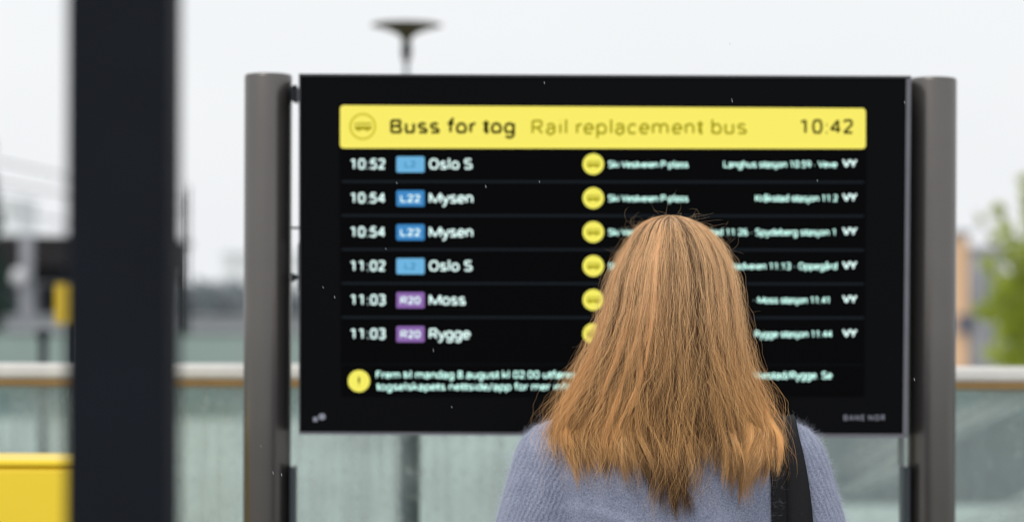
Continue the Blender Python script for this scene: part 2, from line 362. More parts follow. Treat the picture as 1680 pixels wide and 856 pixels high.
# ------------------------------------------------------------------ glass railing
RY = 5.6
def glassmat(name, seed, teal, smear):
    m = bpy.data.materials.new(name); m.use_nodes = True; n = m.node_tree; n.nodes.clear(); N = n.nodes.new; L = n.links.new
    o = N('ShaderNodeOutputMaterial'); t = N('ShaderNodeTexCoord')
    tp = N('ShaderNodeBsdfTransparent'); tp.inputs[0].default_value = (0.80, 0.87, 0.85, 1)
    gl = N('ShaderNodeBsdfGlossy'); gl.inputs['Roughness'].default_value = .08; gl.inputs[0].default_value = (.9, .95, .95, 1)
    fr = N('ShaderNodeFresnel'); fr.inputs[0].default_value = 1.45
    df = N('ShaderNodeBsdfDiffuse'); df.inputs[0].default_value = (.58, .63, .61, 1)
    tl = N('ShaderNodeBsdfTranslucent'); tl.inputs[0].default_value = (.58, .64, .62, 1)
    wet = N('ShaderNodeMixShader'); wet.inputs[0].default_value = .5; L(df.outputs[0], wet.inputs[1]); L(tl.outputs[0], wet.inputs[2])
    def nz(scale, st, det=4, rot=0.0):
        mpn = N('ShaderNodeMapping'); mpn.inputs['Scale'].default_value = st; mpn.inputs['Location'].default_value = (seed, 0, seed)
        mr = N('ShaderNodeMapping'); mr.inputs['Rotation'].default_value = (0, rot, 0)
        z = N('ShaderNodeTexNoise'); z.inputs['Scale'].default_value = scale; z.inputs['Detail'].default_value = det
        L(t.outputs['Object'], mr.inputs[0]); L(mr.outputs[0], mpn.inputs[0]); L(mpn.outputs[0], z.inputs['Vector']); return z.outputs['Fac']
    def rng_(v, a, b, c, d):
        h = N('ShaderNodeMapRange'); h.inputs[1].default_value = a; h.inputs[2].default_value = b; h.inputs[3].default_value = c; h.inputs[4].default_value = d; L(v, h.inputs[0]); return h.outputs[0]
    def mth(op, a, b):
        q = N('ShaderNodeMath'); q.operation = op; q.use_clamp = False
        for i, v in enumerate((a, b)):
            if isinstance(v, (int, float)): q.inputs[i].default_value = v
            else: L(v, q.inputs[i])
        return q.outputs[0]
    runs = rng_(nz(20, (3, 1, .12), 5), .45, .75, 0, .10 if smear else .34)           # rain runs
    mist = rng_(nz(3.4, (1, 1, .8), 4), .38, .66, 0.0 if smear else .02, .16 if smear else .42)          # misted patches
    drops = rng_(nz(60, (1, 1, .8), 1), .62, .72, 0, .25 if smear else .45)            # beads of rain
    v = mth('ADD', mth('ADD', runs, mist), drops)
    if smear:
        sm = rng_(nz(4.2, (.30, 1, 2.2), 3, smear), .52, .60, 0, .62)
        fine = rng_(nz(26, (.2, 1, 3.4), 3, smear), .3, .7, .5, 1.0)
        v = mth('ADD', v, mth('MULTIPLY', sm, fine))
    v = mth('MINIMUM', v, .9)
    mx = N('ShaderNodeMixShader'); L(v, mx.inputs[0]); L(tp.outputs[0], mx.inputs[1]); L(wet.outputs[0], mx.inputs[2])
    m2_ = N('ShaderNodeMixShader'); L(fr.outputs[0], m2_.inputs[0]); L(mx.outputs[0], m2_.inputs[1]); L(gl.outputs[0], m2_.inputs[2])
    L(m2_.outputs[0], o.inputs['Surface']); return m
M['glassA'] = glassmat('wet_glass', 3.0, 1, 0); M['glassB'] = glassmat('smeared_wet_glass', 9.0, 0, 0.45)
M['stanchion'] = mat('stanchion_paint', (0.035, 0.065, 0.07, 1), .6, spec=.2)
gr = empty('glass_railing', (0, RY, 0), 'glass balustrade with wet white handrail running behind the information board', 'railing')
joints = [-1660, -740, 180, 1100, 2020, 2940]
zt = P(840, 634, RY).z
for i in range(5):
    a = P(joints[i], 634, RY).x; b = P(joints[i + 1], 634, RY).x
    bm = bmesh.new(); abox(bm, a + .008, b - .008, RY, RY + .016, .06, zt, 0); p = fin('glass_pane', bm, M['glassB' if i >= 3 else 'glassA'], gr)
    if i >= 3: p['label'] = 'smeared rain streaked glass pane'
a = P(-1660, 600, RY).x; b = P(2940, 600, RY).x
def rail(name, py0, py1, dw, m):
    z0 = P(840, py1, RY).z; z1 = P(840, py0, RY).z; bm = bmesh.new(); abox(bm, a, b, RY - dw, RY + dw + .016, z0, z1, (z1 - z0) * .3); return fin(name, bm, m, gr, False)
rail('handrail', 598.5, 624, .026, mat('rail_white', (0.72, 0.70, 0.66, 1), .22, metal=.2, noise=.08))
rail('rail_channel', 624.6, 636, .024, mat('rail_brown', (0.30, 0.18, 0.06, 1), .35, metal=.3, noise=.2))
for px in (-700, 680, 2060):
    c = P(px, 700, RY + .06); bm = bmesh.new(); abox(bm, c.x - .013, c.x + .013, RY + .04, RY + .085, .06, zt - .004, .004); fin('stanchion', bm, M['stanchion'], gr)
bm = bmesh.new(); abox(bm, a, b, RY - .05, RY + .066, 0, .058, .006); fin('base_channel', bm, M['steelgrey'], gr)

# ------------------------------------------------------------------ yellow cabinet and dark shelter pole
YY = 4.33
yb = empty('yellow_cabinet', (P(30, 800, YY).x, YY, 0), 'bright yellow cabinet at the lower left, beside the dark pole', 'cabinet')
a = P(-330, 753, YY); b = P(134, 753, YY)
M['yellow'] = mat('cabinet_yellow', (0.95, 0.68, 0.028, 1), .35, noise=.05, nscale=3, bump=.1)
bm = bmesh.new(); abox(bm, a.x + .004, b.x - .004, YY + .004, YY + .2, .06, a.z - .012, .01); fin('cabinet_body', bm, M['yellow'], yb)
bm = bmesh.new(); abox(bm, a.x, b.x, YY, YY + .205, a.z - .0118, a.z, .004); fin('lid', bm, M['yellow'], yb)
bm = bmesh.new(); abox(bm, a.x + .03, b.x - .03, YY + .03, YY + .17, 0, .058, 0); fin('plinth', bm, M['dark'], yb)
bm = bmesh.new(); abox(bm, a.x + .08, a.x + .2, YY - .01, YY + .0035, .75, .78, .003); fin('handle', bm, M['dark'], yb)

PY = 1.54
sp = empty('shelter_pole', (P(200, 500, PY).x, PY, 0), 'wide dark navy pole close to the camera, left of the board', 'pole')
a = P(106, 500, PY); b = P(278, 500, PY); bm = bmesh.new()
abox(bm, a.x, b.x, PY, PY + .056, .012, 2.7, .004); fin('pole_shaft', bm, mat('navy_paint', (0.0085, 0.0105, 0.0155, 1), .6, spec=.08, noise=.1), sp)
bm = bmesh.new(); abox(bm, a.x - .04, b.x + .04, PY - .04, PY + .096, 0, .0115, .003); fin('foot_plate', bm, M['dark'], sp)

# ------------------------------------------------------------------ information board
BY = 4.27
board = empty('information_board', (P(985, 500, BY).x, BY, 0), 'large black departure display between two round grey brown posts', 'information board')
M['post'] = mat('post_paint', (0.150, 0.140, 0.133, 1), .30, metal=.75, noise=.04, nscale=12, bump=.02, bscale=500)
def post(px0, px1, top, ya):
    s = FPX / ya; cx = (P(px0, 500, ya).x + P(px1, 500, ya).x) / 2; r = (px1 - px0) / s / 2; z = P(0, top, ya).z
    bm = bmesh.new(); lathe(bm, [(r, 0.0), (r, z - .004), (r - .002, z), (r - .008, z + .001)], cx, ya, 64); o = fin('post', bm, M['post'], board, True)
    bm = bmesh.new(); lathe(bm, [(r * 1.6, 0), (r * 1.6, .018), (r * 1.02, .024)], cx, ya, 48); fin('base_flange', bm, M['post'], o)
    return cx, r
postL = post(400, 478, 121.5, BY + .07); postR = post(1490, 1568, 124, BY + .07)
corners = [(490.5, 121.5), (1494.5, 125), (1488.5, 717.5), (491, 712)]
def quad_px(c, y): return [(P(px, py, y).x, P(px, py, y).z) for px, py in c]
bm = bmesh.new(); prism(bm, quad_px(corners, BY), BY + .004, BY + .09)
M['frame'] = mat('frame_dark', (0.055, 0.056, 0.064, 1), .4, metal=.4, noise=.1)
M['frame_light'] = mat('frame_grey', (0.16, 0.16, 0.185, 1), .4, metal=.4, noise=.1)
fin('housing', bm, M['frame'], board)
def strip(name, c, m, y0=BY - .004, y1=BY + .0035):
    bm = bmesh.new(); prism(bm, quad_px(c, BY), y0, y1); return fin(name, bm, m, board)
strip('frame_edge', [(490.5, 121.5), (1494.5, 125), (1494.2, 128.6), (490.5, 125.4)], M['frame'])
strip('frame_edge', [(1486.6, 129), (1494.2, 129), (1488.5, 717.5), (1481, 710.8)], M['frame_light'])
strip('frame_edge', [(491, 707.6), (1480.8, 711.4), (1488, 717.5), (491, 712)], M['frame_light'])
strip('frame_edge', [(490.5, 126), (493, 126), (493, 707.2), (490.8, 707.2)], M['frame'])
M['glass_black'] = mat('screen_black', (0.0042, 0.0045, 0.0052, 1), .25, spec=.03)
bm = bmesh.new(); prism(bm, quad_px([(493.4, 126), (1486.2, 129.2), (1480.6, 710.6), (493.4, 707.2)], BY), BY - .001, BY + .0035)
screen = fin('screen', bm, M['glass_black'], board)
M['lcd'] = emat('lcd_back', (0.0012, 0.0013, 0.0017, 1), 1.0)
SY = BY - .002
def sflat(name, pts_px, m, y=SY, th=.0006, parent=None):
    bm = bmesh.new(); prism(bm, [(P(px, py, BY).x, P(px, py, BY).z) for px, py in pts_px], y - th, y); return fin(name, bm, m, parent or screen)
sflat('lcd_panel', [(556, 171), (1422, 176), (1418, 650), (560, 650)], M['lcd'], BY - .0012, .0004)
def rrect(x0, y0, x1, y1, r, dy=0.0):
    pts = []
    for cx, cy, a0 in ((x1 - r, y0 + r, -90), (x1 - r, y1 - r, 0), (x0 + r, y1 - r, 90), (x0 + r, y0 + r, 180)):
        for k in range(5):
            t = R(a0 + k * 22.5); pts.append((cx + r * math.cos(t), cy + r * math.sin(t)))
    return pts
E = {}
E['yellow'] = emat('lcd_yellow', (0.95, 0.84, 0.14, 1), 1.0)
E['yellow_dot'] = emat('lcd_yellow_dot', (0.93, 0.86, 0.13, 1), 1.0)
E['white'] = emat('lcd_white', (0.78, 1.0, 0.96, 1), 1.15)
E['white2'] = emat('lcd_white_small', (0.62, 1.0, 0.90, 1), 1.35)
E['olive_dark'] = emat('lcd_dark_olive', (0.02, 0.018, 0.0, 1), 1.0)
E['olive'] = emat('lcd_olive', (0.34, 0.29, 0.0, 1), 1.0)
E['olive_pale'] = emat('lcd_pale_olive', (0.62, 0.53, 0.03, 1), 1.0)
E['lblue'] = emat('lcd_light_blue', (0.16, 0.46, 0.74, 1), 1.0)
E['blue'] = emat('lcd_blue', (0.05, 0.25, 0.56, 1), 1.0)
E['purple'] = emat('lcd_purple', (0.27, 0.14, 0.42, 1), 1.0)
E['line'] = emat('lcd_line', (0.010, 0.014, 0.018, 1), 1.0)
E['grey'] = emat('lcd_print', (0.24, 0.25, 0.30, 1), 1.0)
hb = rrect(558, 0, 1420, 70, 6)
hb = [(x, (173 + 5 * (x - 558) / 862) + y / 70 * (70.5 - 4.0 * (x - 558) / 862)) for x, y in hb]
sflat('header_bar', hb, E['yellow'])
def arc(cx, cy, rx, ry, a0, a1, n=10): return [(cx + rx * math.cos(R(a0 + (a1 - a0) * i / n)), cy + ry * math.sin(R(a0 + (a1 - a0) * i / n))) for i in range(n + 1)]
XH = .70
def bowl(cx, w_=.30, h=XH, cy=None): return arc(cx, h / 2 if cy is None else cy, w_, h / 2, 0, 360, 18)
# a plain narrow grotesque drawn as pen strokes: cap height 1, baseline 0; (advance, [strokes])
G = {
 ' ': (.36, []), '·': (.40, [[(.17, .40), (.23, .40)]]), '.': (.36, [[(.15, .02), (.21, .02)]]), ':': (.34, [[(.14, .03), (.20, .03)], [(.14, .62), (.20, .62)]]),
 '-': (.42, [[(.06, .38), (.36, .38)]]), '/': (.58, [[(.06, -.08), (.50, 1.0)]]), '!': (.36, [[(.18, 1.0), (.18, .30)], [(.15, .03), (.21, .03)]]),
 '0': (.79, [arc(.395, .5, .27, .5, 0, 360, 20)]), '1': (.79, [[(.16, .80), (.44, .98), (.44, 0)]]),
 '2': (.79, [arc(.39, .71, .25, .29, 165, -20, 10) + [(.13, .02), (.68, .02)]]),
 '3': (.79, [arc(.38, .745, .24, .25, 160, -80, 10) + [(.30, .51)], arc(.38, .26, .26, .265, 85, -160, 10)]),
 '4': (.79, [[(.56, 0), (.56, 1.0), (.10, .30), (.72, .30)]]),
 '5': (.79, [[(.64, .98), (.22, .98), (.18, .53)] + arc(.38, .31, .26, .31, 130, -160, 12)]),
 '6': (.79, [[(.58, .98)] + arc(.42, .38, .28, .60, 120, 175, 5) + arc(.40, .30, .26, .30, 180, 540, 18)]),
 '8': (.79, [arc(.395, .75, .22, .24, 0, 360, 16), arc(.395, .26, .26, .26, 0, 360, 18)]),
 '9': (.79, [arc(.39, .69, .26, .30, 0, 360, 18), arc(.38, .60, .27, .60, 10, -62, 6)]),
 'A': (.92, [[(.05, 0), (.46, 1), (.87, 0)], [(.18, .32), (.74, .32)]]),
 'B': (.88, [[(.13, 0), (.13, 1), (.45, 1)] + arc(.47, .76, .24, .24, 80, -80, 8) + [(.13, .52)], [(.45, .52)] + arc(.49, .26, .26, .26, 80, -80, 8) + [(.13, 0)]]),
 'E': (.80, [[(.70, 0), (.13, 0), (.13, 1), (.68, 1)], [(.13, .53), (.62, .53)]]), 'F': (.78, [[(.13, 0), (.13, 1), (.68, 1)], [(.13, .51), (.62, .51)]]),
 'K': (.88, [[(.13, 0), (.13, 1)], [(.76, 1), (.14, .34)], [(.34, .56), (.80, 0)]]), 'L': (.76, [[(.13, 1), (.13, 0), (.68, 0)]]),
 'M': (1.23, [[(.13, 0), (.13, 1), (.61, .06), (1.10, 1), (1.10, 0)]]), 'N': (1.0, [[(.13, 0), (.13, 1), (.87, 0), (.87, 1)]]),
 'O': (.97, [arc(.485, .5, .36, .5, 0, 360, 22)]), 'P': (.89, [[(.13, 0), (.13, 1), (.48, 1)] + arc(.50, .72, .27, .28, 80, -80, 8) + [(.13, .44)]]),
 'R': (.87, [[(.13, 0), (.13, 1), (.45, 1)] + arc(.47, .73, .26, .27, 80, -80, 8) + [(.13, .46)], [(.44, .46), (.76, 0)]]),
 'S': (.83, [arc(.41, .75, .28, .25, 25, 230, 10) + arc(.42, .26, .30, .26, 60, -160, 12)]),
 'V': (.90, [[(.05, 1), (.45, 0), (.85, 1)]]), 'Y': (.85, [[(.04, 1), (.43, .42), (.82, 1)], [(.43, .42), (.43, 0)]]),
 'a': (.765, [arc(.38, .50, .23, .21, 165, 0, 8) + [(.61, 0)], [(.61, .42), (.40, .42)] + arc(.36, .20, .24, .21, 100, 280, 8) + [(.61, .16)]]),
 'b': (.79, [[(.13, 1.02), (.13, 0)], bowl(.41, .28)]), 'd': (.79, [[(.66, 1.02), (.66, 0)], bowl(.38, .28)]),
 'e': (.745, [[(.10, .37), (.65, .37)] + arc(.38, XH / 2, .28, XH / 2, 5, 315, 16)]),
 'f': (.49, [[(.22, 0), (.22, .80)] + arc(.40, .83, .18, .19, 180, 80, 5), [(.03, XH), (.45, XH)]]),
 'g': (.79, [bowl(.38, .28), [(.66, XH), (.66, -.02)] + arc(.39, -.04, .27, .23, 0, -150, 8)]),
 'h': (.775, [[(.13, 1.02), (.13, 0)], arc(.38, .44, .25, .26, 175, 0, 8) + [(.63, 0)]]),
 'i': (.34, [[(.17, XH), (.17, 0)], [(.17, .90), (.17, .98)]]), 'j': (.34, [[(.17, XH), (.17, -.14), (.10, -.24), (-.02, -.26)], [(.17, .90), (.17, .98)]]),
 'k': (.715, [[(.13, 1.02), (.13, 0)], [(.60, XH), (.14, .22)], [(.30, .38), (.65, 0)]]), 'l': (.34, [[(.17, 1.02), (.17, 0)]]),
 'm': (1.23, [[(.13, XH), (.13, 0)], arc(.37, .45, .24, .25, 175, 0, 8) + [(.61, 0)], arc(.855, .45, .24, .25, 175, 0, 8) + [(1.095, 0)]]),
 'n': (.776, [[(.13, XH), (.13, 0)], arc(.38, .44, .25, .26, 175, 0, 8) + [(.63, 0)]]), 'o': (.80, [bowl(.40, .29)]),
 'p': (.79, [[(.13, XH), (.13, -.27)], bowl(.41, .28)]), 'r': (.48, [[(.13, XH), (.13, 0)], arc(.40, .42, .26, .27, 170, 80, 5)]),
 's': (.725, [arc(.36, .53, .23, .17, 30, 220, 8) + arc(.37, .19, .25, .18, 70, -155, 9)]),
 't': (.46, [[(.22, .90), (.22, .16)] + arc(.37, .16, .15, .16, 180, 280, 5), [(.03, XH), (.42, XH)]]),
 'u': (.775, [[(.13, XH)] + arc(.375, .25, .245, .25, 180, 340, 8), [(.63, XH), (.63, 0)]]),
 'v': (.68, [[(.05, XH), (.34, 0), (.63, XH)]]), 'y': (.66, [[(.04, XH), (.34, .02)], [(.62, XH), (.30, -.14), (.20, -.25), (.05, -.26)]]),
 'c': (.71, [arc(.38, XH / 2, .28, XH / 2, 45, 315, 14)]),
 'ø': (.80, [bowl(.40, .29), [(.10, -.07), (.70, .78)]]),
}
G['å'] = (G['a'][0], G['a'][1] + [arc(.38, .94, .09, .09, 0, 360, 8)])
def text(s_, x0, x1, base, cap, m, bold=0.0, y=SY - .001, spacing=1.0, parent=None):
    """lettering fitted between pixel columns x0, x1 with its baseline at BASE; pen strokes with their own width"""
    a = P(x0, base, BY); b = P(x1, base, BY); k = P(x0, base - cap, BY).z - a.z
    pen = (.062 + bold) ; X = 0; segs = []
    for ch in s_:
        adv, st = G[ch]
        for q in st: segs.append([(X + u, v) for u, v in q])
        X += adv * spacing
    lo = min(u for q in segs for u, v in q) - pen; hi = max(u for q in segs for u, v in q) + pen
    kx = (b.x - a.x) / (hi - lo); bm = bmesh.new(); hw = pen * min(k, kx * 1.15)
    slope = (b.z - a.z) / (b.x - a.x)
    cut = []
    for q in segs:                                   # sharp corners become two strokes
        cur = [q[0]]
        for i in range(1, len(q) - 1):
            cur.append(q[i]); d0 = Vector((q[i][0] - q[i - 1][0], q[i][1] - q[i - 1][1])); d1 = Vector((q[i + 1][0] - q[i][0], q[i + 1][1] - q[i][1]))
            if d0.length > 1e-6 and d1.length > 1e-6 and d0.normalized().dot(d1.normalized()) < .45: cut.append(cur); cur = [q[i]]
        cur.append(q[-1]); cut.append(cur)
    for qi, q in enumerate(cut):
        pts = [Vector((a.x + (u - lo) * kx, 0, a.z + (min(max(v, pen if v < .2 and v >= 0 else v), 1 - pen if v <= 1.0 else v)) * k)) for u, v in q]
        for p in pts: p.z += (p.x - a.x) * slope
        L_, Rr = [], []; closed = (pts[0] - pts[-1]).length < 1e-6 and len(pts) > 4
        for i, p in enumerate(pts):
            if closed: d0 = (pts[i] - pts[i - 1 if i else -2]); d1 = (pts[(i + 1) if i < len(pts) - 1 else 1] - pts[i])
            else: d0 = pts[i] - pts[i - 1] if i else pts[1] - pts[0]; d1 = pts[i + 1] - pts[i] if i < len(pts) - 1 else d0
            d0.normalize(); d1.normalize(); t_ = (d0 + d1)
            if t_.length < .2: t_ = d0
            t_.normalize(); c_ = max(.55, t_.dot(d1)); nn_ = Vector((-t_.z, 0, t_.x)) * hw / c_
            yy = y - .00004 * (qi % 6)
            L_.append(bm.verts.new((p.x + nn_.x, yy, p.z + nn_.z))); Rr.append(bm.verts.new((p.x - nn_.x, yy, p.z - nn_.z)))
        for i in range(len(pts) - 1): bm.faces.new((L_[i], L_[i + 1], Rr[i + 1], Rr[i]))
    me = bpy.data.meshes.new('lettering'); bm.to_mesh(me); bm.free()
    return link('lettering', me, m, parent or screen)
text('Buss for tog', 640, 845, 219.5, 23.5, E['olive_dark'], .034, spacing=1.1)
text('Rail replacement bus', 872, 1225, 220.5, 23.5, E['olive'], 0.012, spacing=1.1)
text('10:42', 1312, 1400, 220, 24, E['olive_dark'], 0.022, spacing=1.05)
def bus(cx, cy, w, m, y=SY - .001):
    """small front-to-side bus pictogram: body, windows row, wheels"""
    h = w * .42; bm = bmesh.new()
    def q(x0, y0, x1, y1, r=0.6):
        prism(bm, [(P(px, py, BY).x, P(px, py, BY).z) for px, py in rrect(x0, y0, x1, y1, r)], y - .0006, y)
    x0, x1, y0, y1 = cx - w / 2, cx + w / 2, cy - h / 2, cy + h / 2
    q(x0, y0, x1, y0 + h * .16); q(x0, y0 + h * .56, x1, y1)
    for k in range(5):
        xx = x0 + (w * .94) * k / 4; q(xx, y0 + h * .17, xx + w * .06, y0 + h * .55, .2)
    for k in (.22, .74): q(x0 + w * k - w * .08, y1 + .1, x0 + w * k + w * .08, y1 + h * .2, .5)
    return fin('bus_symbol', bm, m, screen)
def disc(name, cx, cy, r, m, y=SY, inner=None):
    n = 40; pts = [(cx + r * math.cos(2 * math.pi * i / n), cy + r * math.sin(2 * math.pi * i / n)) for i in range(n)]
    if inner is None: return sflat(name, pts, m, y)
    bm = bmesh.new(); ring = []
    for rad in (r, inner):
        ring.append([bm.verts.new((P(cx + rad * math.cos(2 * math.pi * i / n), 0, BY).x, y - .0006, P(cx, cy + rad * math.sin(2 * math.pi * i / n), BY).z)) for i in range(n)])
    for i in range(n): bm.faces.new((ring[0][i], ring[0][(i + 1) % n], ring[1][(i + 1) % n], ring[1][i]))
    return fin(name, bm, m, screen)
disc('symbol_ring', 596, 208, 22, E['olive_pale'], SY - .001, 18.5)
bus(596, 207.5, 27, E['olive'])
rows = [('10:52', 'L2', 'Oslo S', 775, 'lblue'), ('10:54', 'L22', 'Mysen', 776, 'blue'), ('10:54', 'L22', 'Mysen', 776, 'blue'),
        ('11:02', 'L2', 'Oslo S', 775, 'lblue'), ('11:03', 'R20', 'Moss', 764, 'purple'), ('11:03', 'R20', 'Rygge', 772, 'purple')]
via = [('Langhus stasjon 10:59 · Veve', 1187, 1373), ('Kråkstad stasjon 11:2', 1239, 1374), ('Kråkstad 11:26 · Spydeberg stasjon 1', 1128, 1370),
       ('Vevelstadveien 11:13 · Oppegård', 1158, 1373), ('· Moss stasjon 11:41', 1236, 1360), ('Rygge stasjon 11:44', 1238, 1365)]
for i, (t, l, d, dx, bc) in enumerate(rows):
    y = 269 + i * 55.55
    text(t, 575, 632.5, y + 8.8, 17.2, E['white'], .018)
    o = sflat('line_badge', rrect(650.5, y - 12, 696.5, y + 14, 2.5), E[bc])
    if l == 'L2': text(l, 664, 682, y + 6, 10.5, emat('lcd_badge_ink', (0.03, 0.20, 0.36, 1), 1), .01)
    else: text(l, 657, 690, y + 7.2, 12, E['white'], .02)
    text(d, 704, dx, y + 8.8, 17.2, E['white'], .018)
    disc('bus_disc', 973.3, y + .5, 17.3, E['yellow_dot']); bus(973.3, y, 21, E['olive'])
    text('Ski Vestveien P-plass', 998, 1129, y + 6.4, 11, E['white2'], .014)
    v, a0, a1 = via[i]; text(v, a0, a1, y + 6.2, 11, E['white2'], .014)
    text('VY', 1381.5, 1406, y + 6.2, 14, E['white'], .05)
    if i < 5: sflat('divider_line', [(561, y + 27), (1417, y + 28), (1417, y + 32), (561, y + 31)], E['line'])
sflat('divider_line', [(561, 596), (1417, 597), (1417, 599), (561, 598)], emat('lcd_faint', (0.004, 0.005, 0.006, 1), 1))
disc('alert_disc', 589, 624.5, 18, E['yellow_dot']); text('!', 587, 591, 632.5, 16, E['olive_dark'], .03)
text('Frem til mandag 8.august kl 02:00 utføres arbeid', 617, 1000, 620, 12, E['white2'], .014)
text('togselskapets nettside/app for mer informasjon', 617, 1004, 639.5, 12, E['white2'], .014)
text('Rakkestad/Rygge. Se', 1216, 1365, 621, 12, E['white2'], .014)
text('BANE NOR', 1384, 1451, 689, 9, E['grey'], .01, spacing=1.3)
sflat('brand_mark', rrect(514, 683.5, 521, 691, 1.5), E['grey']); sflat('brand_mark', rrect(523, 678, 534, 688, 4), E['grey'])
# brackets and lower side channels
strip('bracket', [(475, 141), (483, 137), (483, 166), (475, 162)], M['dark'], BY + .02, BY + .07)
strip('bracket', [(482, 143), (492, 143), (492, 163), (482, 163)], M['frame_light'], BY + .03, BY + .06)
strip('bracket', [(475, 371), (492, 371), (492, 374), (475, 374)], M['dark'], BY + .03, BY + .06)
strip('bracket', [(475, 447), (482, 450), (487, 453), (487, 456), (482, 458), (475, 462)], M['dark'], BY + .03, BY + .06)
strip('gasket', [(486, 400), (490, 392), (490, 480), (486, 475)], M['frame_light'], BY + .03, BY + .06)
for px in ((478, 486), (1478, 1489)):
    a = P(px[0], 764, BY + .06); b = P(px[1], 764, BY + .06); bm = bmesh.new(); abox(bm, a.x, b.x, BY + .03, BY + .08, .02, a.z, .001); fin('side_channel', bm, mat('channel', (0.02, 0.028, 0.036, 1), .4), board)
a = P(1473, 718, BY + .06); b = P(1482, 763, BY + .06); bm = bmesh.new(); abox(bm, a.x, b.x, BY + .05, BY + .06, b.z, P(1473, 716, BY).z, 0); fin('cable_cover', bm, mat('cover', (0.22, 0.25, 0.24, 1), .5), board)

# ------------------------------------------------------------------ the woman
TY = 3.44                                     # middle of the trunk
xc = P(1104, 700, 3.38).x
zp = lambda py, y=3.36: P(1108, py, y).z
person = empty('person', (xc, TY, 0), 'woman seen from behind in a fuzzy blue grey sweater, long loose copper blonde hair', 'person')

def torso_rings(g):
    return [(xc, TY, z, rx + g, ry + g) for z, rx, ry in
            ((.90, .162, .112), (1.0, .145, .10), (1.10, .155, .105), (1.18, .172, .112), (1.24, .182, .108), (1.285, .172, .092), (1.315, .128, .075), (1.34, .085, .064), (1.365, .062, .058))]
SH = [(-.158, 0, 1.252), (-.196, .012, 1.13), (-.212, .02, 1.0), (-.205, -.075, .80)]   # shoulder, mid, elbow, wrist (y is towards the camera when negative)
def arms(bm, rs, upto=3):
    for sx in (-1, 1):
        k = 1.0 if sx < 0 else 1.01
        pts = [Vector((xc + sx * -p[0] * k if sx < 0 else xc - p[0] * k, TY - p[1], p[2])) for p in SH]
        if sx < 0: pts = [Vector((xc + p[0] * k, TY - p[1], p[2])) for p in SH]
        for i in range(upto): capsule(bm, pts[i], pts[i + 1], rs[i], rs[i + 1], 20)
# body: one continuous skin surface
bm = bmesh.new(); loft(bm, torso_rings(-.012))
loft(bm, [(xc, TY, .72, .155, .112), (xc, TY, .80, .168, .12), (xc, TY, .90, .155, .105), (xc, TY, .94, .14, .1)])
arms(bm, (.047, .042, .036, .024))
HC = Vector((xc + .003, 3.425, 1.472))
capsule(bm, (xc, TY + .005, 1.30), (xc, 3.43, 1.42), .056, .05, 20)
ellipsoid(bm, HC, (.074, .092, .112), 32); ellipsoid(bm, HC + Vector((0, .03, -.055)), (.058, .062, .062))
capsule(bm, HC + Vector((0, .092, -.005)), HC + Vector((0, .108, -.038)), .009, .013, 10)
ellipsoid(bm, HC + Vector((0, .092, -.07)), (.024, .01, .008), 12); ellipsoid(bm, HC + Vector((0, .08, -.10)), (.022, .02, .018), 12)
for sx in (-1, 1): ellipsoid(bm, HC + Vector((sx * .077, .005, -.02)), (.009, .018, .03), 12)
for sx in (-1, 1):
    wv = Vector((xc + sx * .205, TY + .075, .80)); dn = Vector((sx * -.02, .03, -.1)).normalized()
    capsule(bm, wv, wv + dn * .05, .024, .028, 12, .7); capsule(bm, wv + dn * .04, wv + dn * .075, .032, .03, 12, .5)
    for i, (ln, off) in enumerate(((.062, .024), (.072, .009), (.067, -.007), (.052, -.022))):
        b0 = wv + dn * .09 + Vector((0, off, 0)); j1 = b0 + dn * ln * .5; j2 = j1 + (dn + Vector((-sx * .35, .1, 0))).normalized() * ln * .5
        capsule(bm, b0 - dn * .02, j1, .0085, .008, 8); capsule(bm, j1, j2, .008, .0065, 8)
    t0 = wv + dn * .045 + Vector((0, .026, 0)); t1 = t0 + Vector((-sx * .01, .022, -.03)); capsule(bm, t0, t1, .011, .01, 8); capsule(bm, t1, t1 + Vector((-sx * .008, .004, -.028)), .0095, .008, 8)
    hip = Vector((xc + sx * .085, TY, .80)); kn = Vector((xc + sx * .088, TY + .01, .45)); an = Vector((xc + sx * .09, TY - .01, .09))
    capsule(bm, hip, kn, .082, .052, 18); capsule(bm, kn, an, .05, .034, 18); capsule(bm, an + Vector((0, -.03, -.045)), an + Vector((0, .12, -.055)), .034, .03, 12, .7)
me = voxel(bm, .0045, 3)
M['skin'] = mat('skin', (0.62, 0.38, 0.28, 1), .5, noise=.06, nscale=30); M['skin'].node_tree.nodes['Principled BSDF'].inputs['Subsurface Weight'].default_value = .1
body = link('body', me, M['skin'], person, True)
for sx in (-1, 1):
    bm = bmesh.new(); ellipsoid(bm, HC + Vector((sx * .03, .083, .0)), (.012, .010, .009), 14); fin('eye', bm, mat('eye', (.75, .75, .72, 1), .1), person, True)
